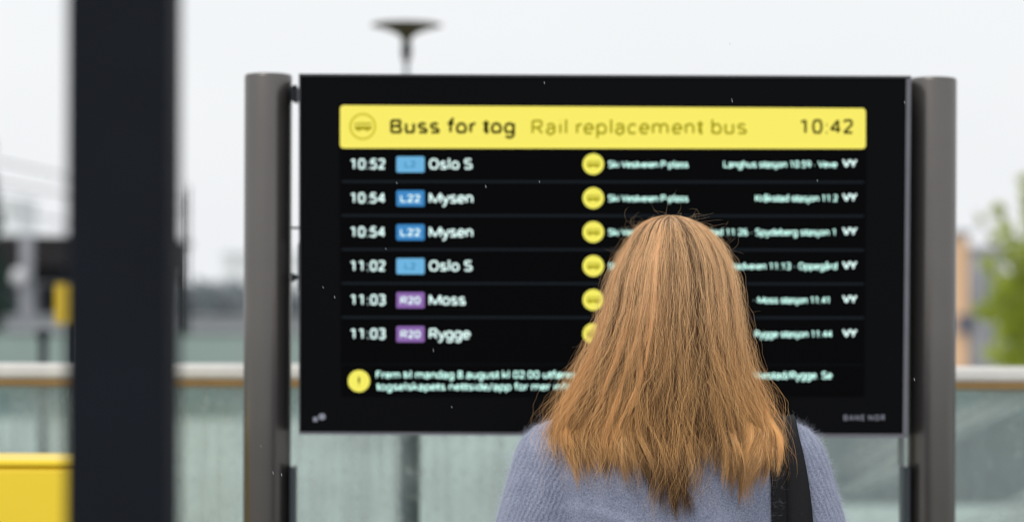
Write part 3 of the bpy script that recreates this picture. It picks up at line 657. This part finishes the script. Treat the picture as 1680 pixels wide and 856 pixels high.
# trousers and shoes
bm = bmesh.new(); loft(bm, [(xc, TY, .72, .165, .12), (xc, TY, .80, .178, .13), (xc, TY, .90, .165, .115), (xc, TY, .97, .15, .108)])
for sx in (-1, 1):
    hip = Vector((xc + sx * .085, TY, .80)); kn = Vector((xc + sx * .088, TY + .01, .45)); an = Vector((xc + sx * .09, TY - .01, .11))
    capsule(bm, hip, kn, .09, .064, 18); capsule(bm, kn, an, .062, .05, 18)
link('trousers', voxel(bm, .007, 4), mat('denim', (0.03, 0.04, 0.07, 1), .85, noise=.2, nscale=60, bump=.3, bscale=300), person, True)
for sx in (-1, 1):
    an = Vector((xc + sx * .09, TY - .01, .03)); bm = bmesh.new(); capsule(bm, an + Vector((0, -.035, .015)), an + Vector((0, .14, 0)), .045, .036, 16, .8); capsule(bm, an + Vector((0, -.02, .02)), an + Vector((0, -.02, .06)), .04, .042, 14)
    link('shoe', voxel(bm, .006, 3), mat('shoe_leather', (.02, .02, .02, 1), .4), person, True)
# sweater
bm = bmesh.new(); loft(bm, torso_rings(.006), 40)
loft(bm, [(xc, TY, .86, .172, .122), (xc, TY, .92, .17, .12), (xc, TY, .98, .16, .112)])
arms(bm, (.066, .062, .055, .036))
me = voxel(bm, .0045, 8)
co = np.empty(len(me.vertices) * 3, np.float32); me.vertices.foreach_get('co', co); co = co.reshape(-1, 3)
nn = np.empty(len(me.vertices) * 3, np.float32); me.vertices.foreach_get('normal', nn) if False else me.vertex_normals.foreach_get('vector', nn); nn = nn.reshape(-1, 3)
rx = co[:, 0] - xc; rz = co[:, 2]
fold = np.zeros(len(co))
fg_ = np.random.default_rng(77)
for sx_ in (-1, 1):                                                              # soft drag folds running from the armholes and round the waist
    for _k in range(9):
        cx_ = sx_ * fg_.uniform(.06, .2); cz_ = fg_.uniform(.93, 1.27); an_ = sx_ * fg_.uniform(.3, 1.1); ln_ = fg_.uniform(.03, .08); wd_ = fg_.uniform(.006, .013)
        u_ = (rx - cx_) * math.cos(an_) + (rz - cz_) * math.sin(an_); v_ = -(rx - cx_) * math.sin(an_) + (rz - cz_) * math.cos(an_) + 3 * u_ ** 2
        fold += fg_.uniform(.002, .0045) * np.exp(-(u_ / ln_) ** 2 - (v_ / wd_) ** 2) - .0018 * np.exp(-(u_ / ln_) ** 2 - ((v_ - 1.9 * wd_) / wd_) ** 2)
seam = np.abs(np.abs(rx) - (.150 + .012 * np.sin((rz - 1.2) * 10)))
fold -= .0035 * np.exp(-(seam / .0045) ** 2)                                    # pulled-in armhole seam
co += nn * fold[:, None]; me.vertices.foreach_set('co', co.ravel()); me.update()
def sweatermat():
    m = mat('sweater_wool', (0.20, 0.235, 0.40, 1), .95, spec=.1); n = m.node_tree; b = n.nodes['Principled BSDF']; N = n.nodes.new; L = n.links.new
    b.inputs['Sheen Weight'].default_value = .35; b.inputs['Sheen Roughness'].default_value = .5; b.inputs['Sheen Tint'].default_value = (.8, .85, 1, 1)
    t = N('ShaderNodeTexCoord'); sep = N('ShaderNodeSeparateXYZ'); L(t.outputs['Object'], sep.inputs[0])
    def mth(op, a, b2):
        q = N('ShaderNodeMath'); q.operation = op
        for i, v in enumerate((a, b2)):
            if isinstance(v, (int, float)): q.inputs[i].default_value = v
            elif v is not None: L(v, q.inputs[i])
        return q.outputs[0]
    rx = mth('ABSOLUTE', mth('SUBTRACT', sep.outputs['X'], xc), None)
    sl = mth('GREATER_THAN', rx, .1515)
    u = mth('ADD', rx, mth('MULTIPLY', sep.outputs['Z'], .42))
    z0 = N('ShaderNodeTexNoise'); z0.inputs['Scale'].default_value = 25; L(t.outputs['Object'], z0.inputs['Vector'])
    u = mth('ADD', u, mth('MULTIPLY', z0.outputs['Fac'], .014))
    rib = mth('SINE', mth('MULTIPLY', u, 2 * math.pi / .0072), None)
    row = mth('SINE', mth('MULTIPLY', sep.outputs['Z'], 2 * math.pi / .0042), None)
    ribh = mth('ADD', mth('MULTIPLY', rib, .5), mth('MULTIPLY', row, .12))
    f1 = N('ShaderNodeTexNoise'); f1.inputs['Scale'].default_value = 420; f1.inputs['Detail'].default_value = 5; f1.inputs['Roughness'].default_value = .7; L(t.outputs['Object'], f1.inputs['Vector'])
    f2 = N('ShaderNodeTexNoise'); f2.inputs['Scale'].default_value = 40; f2.inputs['Detail'].default_value = 4; L(t.outputs['Object'], f2.inputs['Vector'])
    hgt = mth('ADD', mth('MULTIPLY', mth('MULTIPLY', ribh, sl), 1.0), mth('MULTIPLY', f1.outputs['Fac'], 1.1))
    bp_ = N('ShaderNodeBump'); bp_.inputs['Strength'].default_value = .55; bp_.inputs['Distance'].default_value = .0016; L(hgt, bp_.inputs['Height']); L(bp_.outputs[0], b.inputs['Normal'])
    k = mth('ADD', mth('MULTIPLY', f1.outputs['Fac'], 1.5), mth('MULTIPLY', f2.outputs['Fac'], .35)); k = mth('SUBTRACT', k, .42)
    k = mth('ADD', k, mth('MULTIPLY', mth('MULTIPLY', rib, sl), .07))
    rp = N('ShaderNodeValToRGB'); e = rp.color_ramp.elements; e[0].position = .1; e[0].color = (0.085, 0.098, 0.160, 1); e[1].position = .95; e[1].color = (0.43, 0.46, 0.59, 1)
    L(k, rp.inputs[0]); L(rp.outputs[0], b.inputs['Base Color']); return m
sweater = link('sweater', me, sweatermat(), person, True)
me.calc_loop_triangles()
tv = np.empty(len(me.loop_triangles) * 3, np.int32); me.loop_triangles.foreach_get('vertices', tv); tv = tv.reshape(-1, 3)

# fuzz of the wool
def sample(nf, mask):
    A, B, D = co[tv[:, 0]], co[tv[:, 1]], co[tv[:, 2]]; ar = np.linalg.norm(np.cross(B - A, D - A), axis=1) * mask((A + B + D) / 3)
    t = rng.choice(len(tv), nf, p=ar / ar.sum()); u, v = rng.random(nf), rng.random(nf); f = u + v > 1; u[f] = 1 - u[f]; v[f] = 1 - v[f]
    p = A[t] + (B[t] - A[t]) * u[:, None] + (D[t] - A[t]) * v[:, None]
    nr = np.cross(B[t] - A[t], D[t] - A[t]); nr /= np.linalg.norm(nr, axis=1)[:, None] + 1e-12
    return p, nr
def fuzz(nf, mask, l0, l1, rad, lift):
    p, nr = sample(nf, mask); K = 6; L_ = rng.uniform(l0, l1, nf) * (.4 + rng.random(nf))
    d = nr * lift + rng.normal(0, .45, (nf, 3)) + np.array([0, 0, -.25]); d /= np.linalg.norm(d, axis=1)[:, None]
    curl = rng.normal(0, .55, (nf, 3)); pts = np.zeros((nf, K, 3)); q = p - nr * .0008; pts[:, 0] = q
    for k in range(1, K):
        d = d + curl * .35 + rng.normal(0, .12, (nf, 3)); d /= np.linalg.norm(d, axis=1)[:, None]
        q = q + d * (L_ / (K - 1))[:, None]; pts[:, k] = q
    return pts, np.repeat((rad * np.linspace(1, .35, K))[None], nf, 0)
side = lambda c: np.where((c[:, 2] > .95), 1.0, .12) * np.where(np.abs(c[:, 0] - xc) > .15, 1.5, 1.0) * np.where(c[:, 1] < TY + .03, 1.0, .3)
p1, r1 = fuzz(60000, side, .003, .007, .00006, .9)
arm = lambda c: np.where((c[:, 2] > .98) & (np.abs(c[:, 0] - xc) > .13), 1.0, .08)
p2, r2 = fuzz(24000, arm, .006, .015, .00006, 1.1)
M['fuzz'] = mat('wool_fuzz', (0.55, 0.58, 0.70, 1), .9, spec=.1)
fz = hair_curves('wool_fuzz', np.concatenate([p1, p2]), np.concatenate([r1, r2]), M['fuzz'], sweater); fz['kind'] = 'stuff'

# ------------------------------------------------------------------ hair
prof_px = np.array([351, 353, 356, 361, 366, 380, 398, 420, 450, 500, 550, 600, 640, 690, 715, 760, 830])
aL = np.array([3, 17, 30, 42, 50, 62, 71, 84, 96, 106, 121, 142, 165, 192, 202, 198, 188]) / 1202
aR = np.array([3, 17, 29, 41, 50, 67, 82, 93, 103, 109, 114, 124, 138, 154, 162, 162, 152]) / 1202
pz = np.array([zp(v, 3.36) for v in prof_px])
ZT = pz[0]; ZE = 1.47
xh = P(1108, 450, 3.33).x
def Aof(z, right): return np.where(right, np.interp(-z, -pz, aR), np.interp(-z, -pz, aL))
bz = np.array([ZT, 1.595, 1.585, 1.57, 1.54, 1.50, 1.46, 1.42, 1.38, 1.34, 1.30, 1.20])
bb = np.array([.001, .035, .055, .072, .090, .101, .104, .102, .100, .104, .108, .11])
def Bof(z): return np.interp(-z, -bz, bb)
# height field of the wearer's back
bv = BVHTree.FromPolygons([tuple(v) for v in co.tolist()], tv.tolist())
GX = np.linspace(xc - .26, xc + .26, 105); GZ = np.linspace(1.10, 1.42, 81)
HF = np.full((len(GX), len(GZ)), 9.0)
for i, gx in enumerate(GX):
    for j, gz in enumerate(GZ):
        h = bv.ray_cast(Vector((gx, 2.9, gz)), Vector((0, 1, 0)))
        if h[0] is not None: HF[i, j] = h[0].y
HR = HF.copy()
for i in range(len(GX)):                                                          # carry the surface on above the shoulder line so the hair bends over it gently
    hits = np.where(HF[i] < 8)[0]
    if len(hits):
        top = hits[-1]; HF[i, top + 1:] = HF[i, top] + (GZ[top + 1:] - GZ[top]) * .55
        low = hits[0]; HF[i, :low] = HF[i, low]
okc = np.where(HF[:, 0] < 8)[0]
for i in range(len(GX)):
    if HF[i, 0] > 8: HF[i] = HF[okc[np.argmin(abs(okc - i))]] + .004 * np.min(abs(okc - i))
SM = HF.copy()
for _ in range(10):
    Q = np.pad(SM, 1, mode='edge'); SM = (Q[1:-1, 1:-1] * 2 + Q[:-2, 1:-1] + Q[2:, 1:-1] + Q[1:-1, :-2] + Q[1:-1, 2:]) / 6
HF = np.minimum(SM, HF)
def back_y(x, z):
    fx = np.clip((x - GX[0]) / (GX[1] - GX[0]), 0, len(GX) - 1.001); fz_ = np.clip((z - GZ[0]) / (GZ[1] - GZ[0]), 0, len(GZ) - 1.001)
    i = fx.astype(int); j = fz_.astype(int); u = fx - i; v = fz_ - j
    r = (HF[i, j] * (1 - u) + HF[i + 1, j] * u) * (1 - v) + (HF[i, j + 1] * (1 - u) + HF[i + 1, j + 1] * u) * v
    return np.where(z > GZ[-1], 9.0, r)
NP = 34
tipx = np.array([880, 897, 912, 930, 950, 975, 1000, 1030, 1060, 1090, 1120, 1142, 1155, 1168, 1182, 1200, 1218, 1235, 1250, 1265, 1280, 1300, 1315])
tipy = np.array([715, 742, 758, 770, 728, 745, 780, 772, 803, 822, 828, 805, 735, 705, 700, 775, 792, 725, 712, 745, 772, 735, 705])
def smooth(t): t = np.clip(t, 0, 1); return t * t * (3 - 2 * t)
def make_hair(n, nlock=40, nsub=2300, seed=1, tighten=1.0, lift=0.0, frizz=.0010, rad=.00012, thmax=112, cross=3.6, wave=1.0, strand=.22, bwalk=.0036, nrib=330):
    g = np.random.default_rng(seed)
    # locks
    lth = (np.linspace(-1, 1, nlock) + g.normal(0, .006, nlock)) * R(thmax); g.shuffle(lth)
    llam = g.uniform(.80, 1.0, nlock); lph = g.uniform(0, 6.28, nlock); lph2 = g.uniform(0, 6.28, nlock); lam_ = g.uniform(.2, 1, nlock)
    lcol = g.random(nlock); lcurl = g.normal(0, 1, nlock); ltj = g.uniform(-42, 14, nlock)
    lstr = g.uniform(.35, .88, nlock)
    rl = g.integers(0, nlock, nrib); rth = lth[rl] + g.uniform(-1, 1, nrib) * R(5.6); rlam = llam[rl] + g.normal(0, .055, nrib); rtone = g.beta(.6, .6, nrib)
    rdr = g.normal(0, R(cross), nrib); rj = g.normal(0, 19, nrib); rcurl = g.normal(0, 1, nrib); rph0 = g.random(nrib)
    rb = g.integers(0, nrib, nsub); sl = rl[rb]; sth = rth[rb] + g.normal(0, R(.75), nsub); slam = rlam[rb] + g.normal(0, .014, nsub)
    sph = g.uniform(0, 6.28, nsub); sfr = g.uniform(32, 105, nsub)
    sam = g.uniform(.2, .9, nsub); scol = np.clip(rtone[rb] * .75 + g.random(nsub) * .35 - .05, 0, 1); sj = rj[rb] + g.normal(0, 7, nsub)
    s = g.integers(0, nsub, n); l = sl[s]
    spread = g.normal(0, R(strand), n); th0 = sth[s] + spread
    lam0 = np.clip(slam[s] + g.normal(0, .008, n), .70, 1.03) + lift
    # angle shared at the tips
    phi0 = np.arccos(1 - np.clip((rph0[rb] * .9 + g.normal(0, .06, nsub))[s] + g.normal(0, .03, n), 0, .92)) * .98                      # root polar angle on the scalp
    phi0 = np.where(g.random(nsub)[s] < .35, phi0 * .35, phi0)
    side_x = np.sin(np.clip(lth[l], -R(90), R(90)))
    tx = 1108 + np.where(side_x > 0, side_x * 190, side_x * 214)
    ty = np.interp(tx, tipx, tipy) + ltj[l] + sj[s] - g.exponential(17, n) + 12
    inner = np.clip((.97 - lam0) / .2, 0, 1); ty -= inner * 12
    ztip = EYE - (ty - HOR) / 1190.0
    up = (R(90) - phi0) * .125; dn = ZE - ztip; S = up + dn
    t = np.linspace(0, 1, NP)[None] ** 1.0; sdist = t * S[:, None]
    phi = phi0[:, None] + sdist / .125; upper = phi < R(90)
    # start slightly under the surface and emerge
    z = np.where(upper, ZE + (ZT - ZE) * np.cos(np.minimum(phi, R(90))), ZE - (sdist - up[:, None]))
    f = smooth((ZE - .07 - z) / (ZE - .07 - ztip[:, None]))
    k1 = (f * lstr[l][:, None] * tighten); k2 = smooth((ZE + .1 - z) / .22) * .8 * tighten
    th = sth[s][:, None] + spread[:, None] * (1 - k2); th = lth[l][:, None] + (th - lth[l][:, None]) * (1 - k1 * .96)
    lam = llam[l][:, None] + (lam0[:, None] - llam[l][:, None]) * (1 - .5 * k1)
    lam = lam + .035 * smooth((z - 1.50) / .08) * (1 - lam) / .2
    lam = .93 + (lam - .93) * 1.0
    th = th + (rth[rb][s][:, None] - sth[s][:, None]) * .85 * f * (1 - .6 * k1)
    drift = ((rdr[rb] + g.normal(0, R(cross * .35), nsub))[s] + g.normal(0, R(cross * .1), n))[:, None]
    th = th + drift * np.sin(np.clip((ZT - z) / .26, 0, 1) * math.pi + .2) * (1 - .6 * k1)
    # near the crown everything lies on the scalp
    lam = np.where(z > 1.50, lam + (np.clip(lam, .94, 1.02) - lam) * smooth((z - 1.50) / .07), lam)
    right = np.sin(th) > 0
    a = Aof(z, right); b = Bof(z)
    x = xh + np.sin(th) * a * lam; y = HC.y - np.cos(th) * b * lam
    y = np.where(np.abs(th) > R(90), HC.y - np.cos(th) * .09 * lam, y)
    down = smooth((ZE - z) / .2)
    # lock waves and curls
    cw = np.cos(np.clip(th, -1.4, 1.4))
    wx = wave * (.0100 * lam_[l][:, None] * np.sin(z * 24 + lph[l][:, None]) + .0060 * np.sin(z * 44 + lph2[l][:, None]) * lam_[l][:, None]) * down
    wx += wave * .0022 * sam[s][:, None] * np.sin(z * sfr[s][:, None] + sph[s][:, None]) * smooth((1.56 - z) / .15)
    wy = wave * .004 * sam[s][:, None] * np.cos(z * sfr[s][:, None] * .8 + sph[s][:, None]) * down
    tail = smooth((t - .72) / .28) ** 1.5
    wx += tail * (np.where(np.abs(lth[l]) > R(40), -np.sign(lth[l]) * np.abs(lcurl[l]), lcurl[l]))[:, None] * .010 * (.8 + .3 * g.normal(0, 1, n))[:, None] + tail * (rcurl[rb][s] * .010)[:, None]
    # strand jitter as a smooth random walk
    bw = np.cumsum(np.cumsum(g.normal(0, 1, (nrib, NP)), 1), 1)[rb] + .35 * np.cumsum(np.cumsum(g.normal(0, 1, (nsub, NP)), 1), 1); bw = (bw / NP ** 1.5 * 1.8)[s] * bwalk * smooth((1.58 - z) / .12)
    x = x + bw
    wk = np.cumsum(g.normal(0, 1, (n, NP)), 1) / math.sqrt(NP); wk -= wk[:, :1]; wk2 = np.cumsum(g.normal(0, 1, (n, NP)), 1) / math.sqrt(NP); wk2 -= wk2[:, :1]
    x = x + wx + wk * frizz * smooth(t * 5); y = y + wy + wk2 * frizz * smooth(t * 5)
    z = z + g.normal(0, .0004, (n, 1))
    off = .004 + (lam - .78) * .11 + .002 * np.sin(z * 70 + sph[s][:, None])
    off = np.maximum(off, .003)
    by = back_y(x, z) - off
    hit = np.abs(th) < R(112)
    y = np.where(hit & (z < 1.42), np.minimum(y, by), y)
    pts = np.stack([x, y, z], 2)
    tap = np.minimum(1, (1 - t) * 6 + .25) * np.ones((n, 1)); radius = rad * (.55 + 1.1 * g.random(n) ** 2)[:, None] * tap
    tone = np.clip(.15 * lcol[l] + .70 * scol[s] + .15 * g.random(n), 0, 1)[:, None] * np.ones((1, NP))
    # the middle underlayers are a darker brown, with some self-shadow painted into the colour
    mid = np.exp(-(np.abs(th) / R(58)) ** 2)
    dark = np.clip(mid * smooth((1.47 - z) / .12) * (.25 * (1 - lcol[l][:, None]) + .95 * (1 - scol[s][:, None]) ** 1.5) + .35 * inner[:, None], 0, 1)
    dark = np.clip(dark + .75 * np.exp(-(np.abs(th) / R(32)) ** 2) * smooth((1.285 - z) / .05), 0, 1)  # shadowed tips in the middle: shade painted in as darker brown
    return pts, radius, tone, dark, z

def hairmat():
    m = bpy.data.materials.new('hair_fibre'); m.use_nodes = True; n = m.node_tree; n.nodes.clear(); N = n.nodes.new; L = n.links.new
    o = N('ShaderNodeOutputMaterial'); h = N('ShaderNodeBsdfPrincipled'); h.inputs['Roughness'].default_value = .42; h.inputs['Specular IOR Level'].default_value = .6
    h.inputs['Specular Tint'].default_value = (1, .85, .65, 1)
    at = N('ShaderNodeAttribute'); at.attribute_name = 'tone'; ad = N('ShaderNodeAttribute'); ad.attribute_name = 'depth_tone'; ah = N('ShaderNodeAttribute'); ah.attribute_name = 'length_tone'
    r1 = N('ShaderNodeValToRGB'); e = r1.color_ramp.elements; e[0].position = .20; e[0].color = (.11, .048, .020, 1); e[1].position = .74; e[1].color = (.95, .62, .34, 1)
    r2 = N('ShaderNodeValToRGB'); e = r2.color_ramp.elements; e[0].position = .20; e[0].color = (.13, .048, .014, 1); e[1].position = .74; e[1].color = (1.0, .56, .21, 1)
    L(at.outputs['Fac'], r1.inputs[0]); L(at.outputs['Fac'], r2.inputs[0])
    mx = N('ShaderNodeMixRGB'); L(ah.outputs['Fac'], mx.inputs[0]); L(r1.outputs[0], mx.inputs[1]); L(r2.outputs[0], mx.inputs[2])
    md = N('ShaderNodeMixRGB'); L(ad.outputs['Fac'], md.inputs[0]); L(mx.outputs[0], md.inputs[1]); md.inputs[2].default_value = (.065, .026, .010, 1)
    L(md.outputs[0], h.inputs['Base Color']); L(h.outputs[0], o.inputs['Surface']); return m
M['hair'] = hairmat()
M['fly'] = mat('fine_hair', (.85, .60, .36, 1), .4, spec=.6); _n = M['fly'].node_tree; _t = _n.nodes.new('ShaderNodeBsdfTranslucent'); _t.inputs[0].default_value = (.95, .70, .42, 1)
_m = _n.nodes.new('ShaderNodeMixShader'); _m.inputs[0].default_value = .5; _n.links.new(_n.nodes['Principled BSDF'].outputs[0], _m.inputs[1]); _n.links.new(_t.outputs[0], _m.inputs[2]); _n.links.new(_m.outputs[0], _n.nodes['Material Output'].inputs['Surface'])
# dark under-hair: a closed shell inside the strands
bm = bmesh.new(); rows_ = []
zs = np.concatenate([np.linspace(ZT - .006, 1.56, 6), np.linspace(1.55, 1.30, 14)])
for z in zs:
    row = []
    for i in range(48):
        th = -math.pi + 2 * math.pi * i / 48
        if abs(th) > R(118) and z < 1.56: th = math.copysign(R(118) + (abs(th) - R(118)) * .02, th)
        a_ = float(Aof(np.array([z]), np.array([math.sin(th) > 0]))[0]); b_ = float(Bof(np.array([z]))[0])
        k = .90 if z > 1.5 else .82
        x = xh + math.sin(th) * a_ * k; y = HC.y - math.cos(th) * b_ * k
        if z < 1.42: y = min(y, float(back_y(np.array([x]), np.array([z]))[0]) + .004) if abs(th) < R(118) else y
        row.append(bm.verts.new((x, y, z)))
    rows_.append(row)
for a_, b_ in zip(rows_, rows_[1:]):
    for i in range(48): bm.faces.new((a_[i], a_[(i + 1) % 48], b_[(i + 1) % 48], b_[i]))
bm.faces.new(rows_[0])
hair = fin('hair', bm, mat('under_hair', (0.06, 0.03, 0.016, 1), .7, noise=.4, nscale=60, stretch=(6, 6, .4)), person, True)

h1 = make_hair(34000, seed=5)
h2 = make_hair(3600, nlock=400, nsub=1500, seed=9, tighten=.4, lift=.03, frizz=.012, rad=.00007, cross=12, wave=1.8, strand=3, nrib=900)
h3 = make_hair(2200, nlock=150, nsub=420, seed=21, lift=.015, frizz=.004, rad=.00016, cross=7, wave=1.2, strand=.6, nrib=420)
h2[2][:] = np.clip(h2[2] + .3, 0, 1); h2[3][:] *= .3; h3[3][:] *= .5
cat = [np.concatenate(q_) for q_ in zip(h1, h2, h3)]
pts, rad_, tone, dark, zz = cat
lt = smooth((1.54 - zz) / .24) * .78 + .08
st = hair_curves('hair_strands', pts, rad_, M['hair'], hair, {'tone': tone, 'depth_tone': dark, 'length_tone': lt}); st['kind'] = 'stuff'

# flyaway hairs: loose curls lifting off the outline
def flyaways(n, seed=4):
    g = np.random.default_rng(seed); K = 16
    i = g.integers(0, 30000, n); s0 = g.integers(1, NP - 6, n)
    s0 = np.where(g.random(n) < .3, g.integers(0, 7, n), s0)
    p0 = h1[0][i, s0]; p1_ = h1[0][i, s0 + 2]; d = p1_ - p0; d /= np.linalg.norm(d, axis=1)[:, None] + 1e-9
    ctr = np.stack([np.full(n, xh), np.full(n, HC.y), np.minimum(p0[:, 2], 1.50)], 1); o_ = p0 - ctr; o_ /= np.linalg.norm(o_, axis=1)[:, None] + 1e-9
    d = d * .7 + o_ * g.uniform(.05, .5, n)[:, None] + g.normal(0, .35, (n, 3)); d /= np.linalg.norm(d, axis=1)[:, None]
    L_ = g.uniform(.015, .055, n); ax = g.normal(0, 1, (n, 3)); ax[:, 1] *= 2.0; ax /= np.linalg.norm(ax, axis=1)[:, None]; w_ = g.uniform(-.32, .32, n)
    P_ = np.zeros((n, K, 3)); q = p0.copy(); P_[:, 0] = q
    for k in range(1, K):
        d = d + np.cross(ax, d) * w_[:, None] + np.array([0, 0, -.035]); d /= np.linalg.norm(d, axis=1)[:, None]
        q = q + d * (L_ / (K - 1))[:, None]; P_[:, k] = q
    bad = P_[:, :, 2] < 1.42
    by = back_y(P_[:, :, 0], P_[:, :, 2]) - .003; P_[:, :, 1] = np.where(bad, np.minimum(P_[:, :, 1], by), P_[:, :, 1])
    return P_, np.full((n, K), .000055) * np.linspace(1, .5, K)[None]
fp, fr_ = flyaways(1000)
one = np.ones(fp.shape[:2])
fl = hair_curves('flyaway_hairs', fp, fr_, M['fly'], hair, {'tone': one * rng.uniform(.5, 1, (len(fp), 1)), 'depth_tone': one * 0, 'length_tone': one * .4}); fl['kind'] = 'stuff'

# ------------------------------------------------------------------ shoulder bag
bag = empty('shoulder_bag', (xc + .2, TY - .10, .80), 'black shoulder bag whose wide strap hangs over the right shoulder of the sweater', 'bag')
M['strap'] = mat('strap_webbing', (0.010, 0.010, 0.012, 1), .75, spec=.25, noise=.15, nscale=200, bump=.4, bscale=900)
def strap(name, path, proud):
    """path: (px, py, width px) down the wearer's back from the shoulder top; the band goes over the shoulder and down the front"""
    W3 = []
    def hit(o_, d_):
        h = bv.ray_cast(Vector(o_), Vector(d_)); return h[0]
    px0, py0, w0 = path[0]
    xs_ = [P(px0 + s_ * w0 / 2, py0, 3.36).x for s_ in (-1, -.5, 0, .5, 1)]
    for yy, zz_ in ((TY + .16, 1.12), (TY + .16, 1.20), (TY + .16, 1.26)):
        r_ = []
        for x_ in xs_:
            h = hit((x_ - .012, 4.2, zz_), (0, -1, 0)); r_.append(h + Vector((0, proud, 0)) if h else None)
        W3.append(r_)
    for yy in (.045, .02, -.005, -.03, -.05):
        r_ = []
        for x_ in xs_:
            h = hit((x_, TY + yy, 1.7), (0, 0, -1)); r_.append(h + Vector((0, -proud * .3, proud)) if h else None)
        W3.append(r_)
    for px, py, w_ in path:
        r_ = []
        for s_ in (-1, -.5, 0, .5, 1):
            q = P(px + s_ * w_ / 2, py, 3.36); h = hit((q.x, 2.9, q.z), (0, 1, 0)); r_.append(h + Vector((0, -proud, 0)) if h else None)
        W3.append(r_)
    rows = []
    for r_ in W3:
        good = [v for v in r_ if v is not None]
        if len(good) < 5: 
            if len(good) == 0: continue
            m_ = sum(v.y for v in good) / len(good); zz_ = sum(v.z for v in good) / len(good)
            r_ = [v if v is not None else Vector((xs_[i], m_, zz_)) for i, v in enumerate(r_)]
        m_ = sum((v for v in r_), Vector()) / 5
        rows.append([Vector((v.x, v.y * .6 + m_.y * .4, v.z * .6 + m_.z * .4 if abs(r_[0].z - r_[4].z) > .004 else v.z)) for v in r_])
    for _ in range(2):
        rows = [rows[0]] + [[rows[i][j] * .6 + (rows[i - 1][j] + rows[i + 1][j]) * .2 for j in range(5)] for i in range(1, len(rows) - 1)] + [rows[-1]]
    bm = bmesh.new(); vs = [[bm.verts.new(v) for v in r_] for r_ in rows]
    fs = [bm.faces.new((vs[i][j], vs[i][j + 1], vs[i + 1][j + 1], vs[i + 1][j])) for i in range(len(vs) - 1) for j in range(4)]
    bmesh.ops.recalc_face_normals(bm, faces=bm.faces)
    bmesh.ops.solidify(bm, geom=bm.faces[:], thickness=.002)
    return fin(name, bm, M['strap'], bag, True)
strap('strap', [(1279, 712, 37), (1280, 725, 36), (1281, 745, 35), (1281, 765, 35), (1282, 800, 34), (1283, 830, 34), (1283, 860, 34), (1285, 940, 34), (1290, 1050, 34), (1292, 1180, 34), (1292, 1290, 34)], .010)
strap('strap', [(1298, 712, 30), (1300, 725, 32), (1303, 745, 34), (1306, 765, 36), (1309, 800, 39), (1312, 830, 41), (1314, 860, 42), (1318, 940, 42), (1322, 1050, 42), (1322, 1180, 42), (1322, 1290, 42)], .014)
bm = bmesh.new(); abox(bm, xc + .10, xc + .36, TY - .20, TY - .115, .50, .80, .02)
fin('bag_body', bm, mat('bag_leather', (.012, .012, .014, 1), .5, noise=.2), bag, True)

# ------------------------------------------------------------------ falling rain
bm = bmesh.new(); rd = random.Random(8)
spots = [(1201, 165, 3.3), (428, 731, 3.4), (448, 775, 3.3), (462, 778, 3.3), (893, 136, 3.3), (797, 306, 3.2), (885, 298, 3.3), (711, 574, 3.5), (741, 667, 3.5), (651, 300, 3.4), (633, 408, 3.4), (1484, 168, 3.6), (1500, 622, 3.2), (1383, 262, 3.5), (549, 487, 3.3), (530, 471, 3.3), (1341, 296, 3.4)]
for _ in range(2): spots.append((rd.uniform(-50, 1720), rd.uniform(0, 850), rd.uniform(3.0, 4.6)))
for px, py, y in spots:
    if 860 < px < 1330 and py > 345: continue
    c = P(px, py, y); h = rd.uniform(.0010, .0024); a0 = c + Vector((-.0004, 0, h)); b0 = c - Vector((-.0004, 0, h)); capsule(bm, a0, b0, .00025, .0004, 6)
rn = fin('rain', bm, mat('rain_water', (.45, .5, .52, 1), .1), None, True); tag(rn, 'fine drops of light rain falling through the air', kind='stuff')
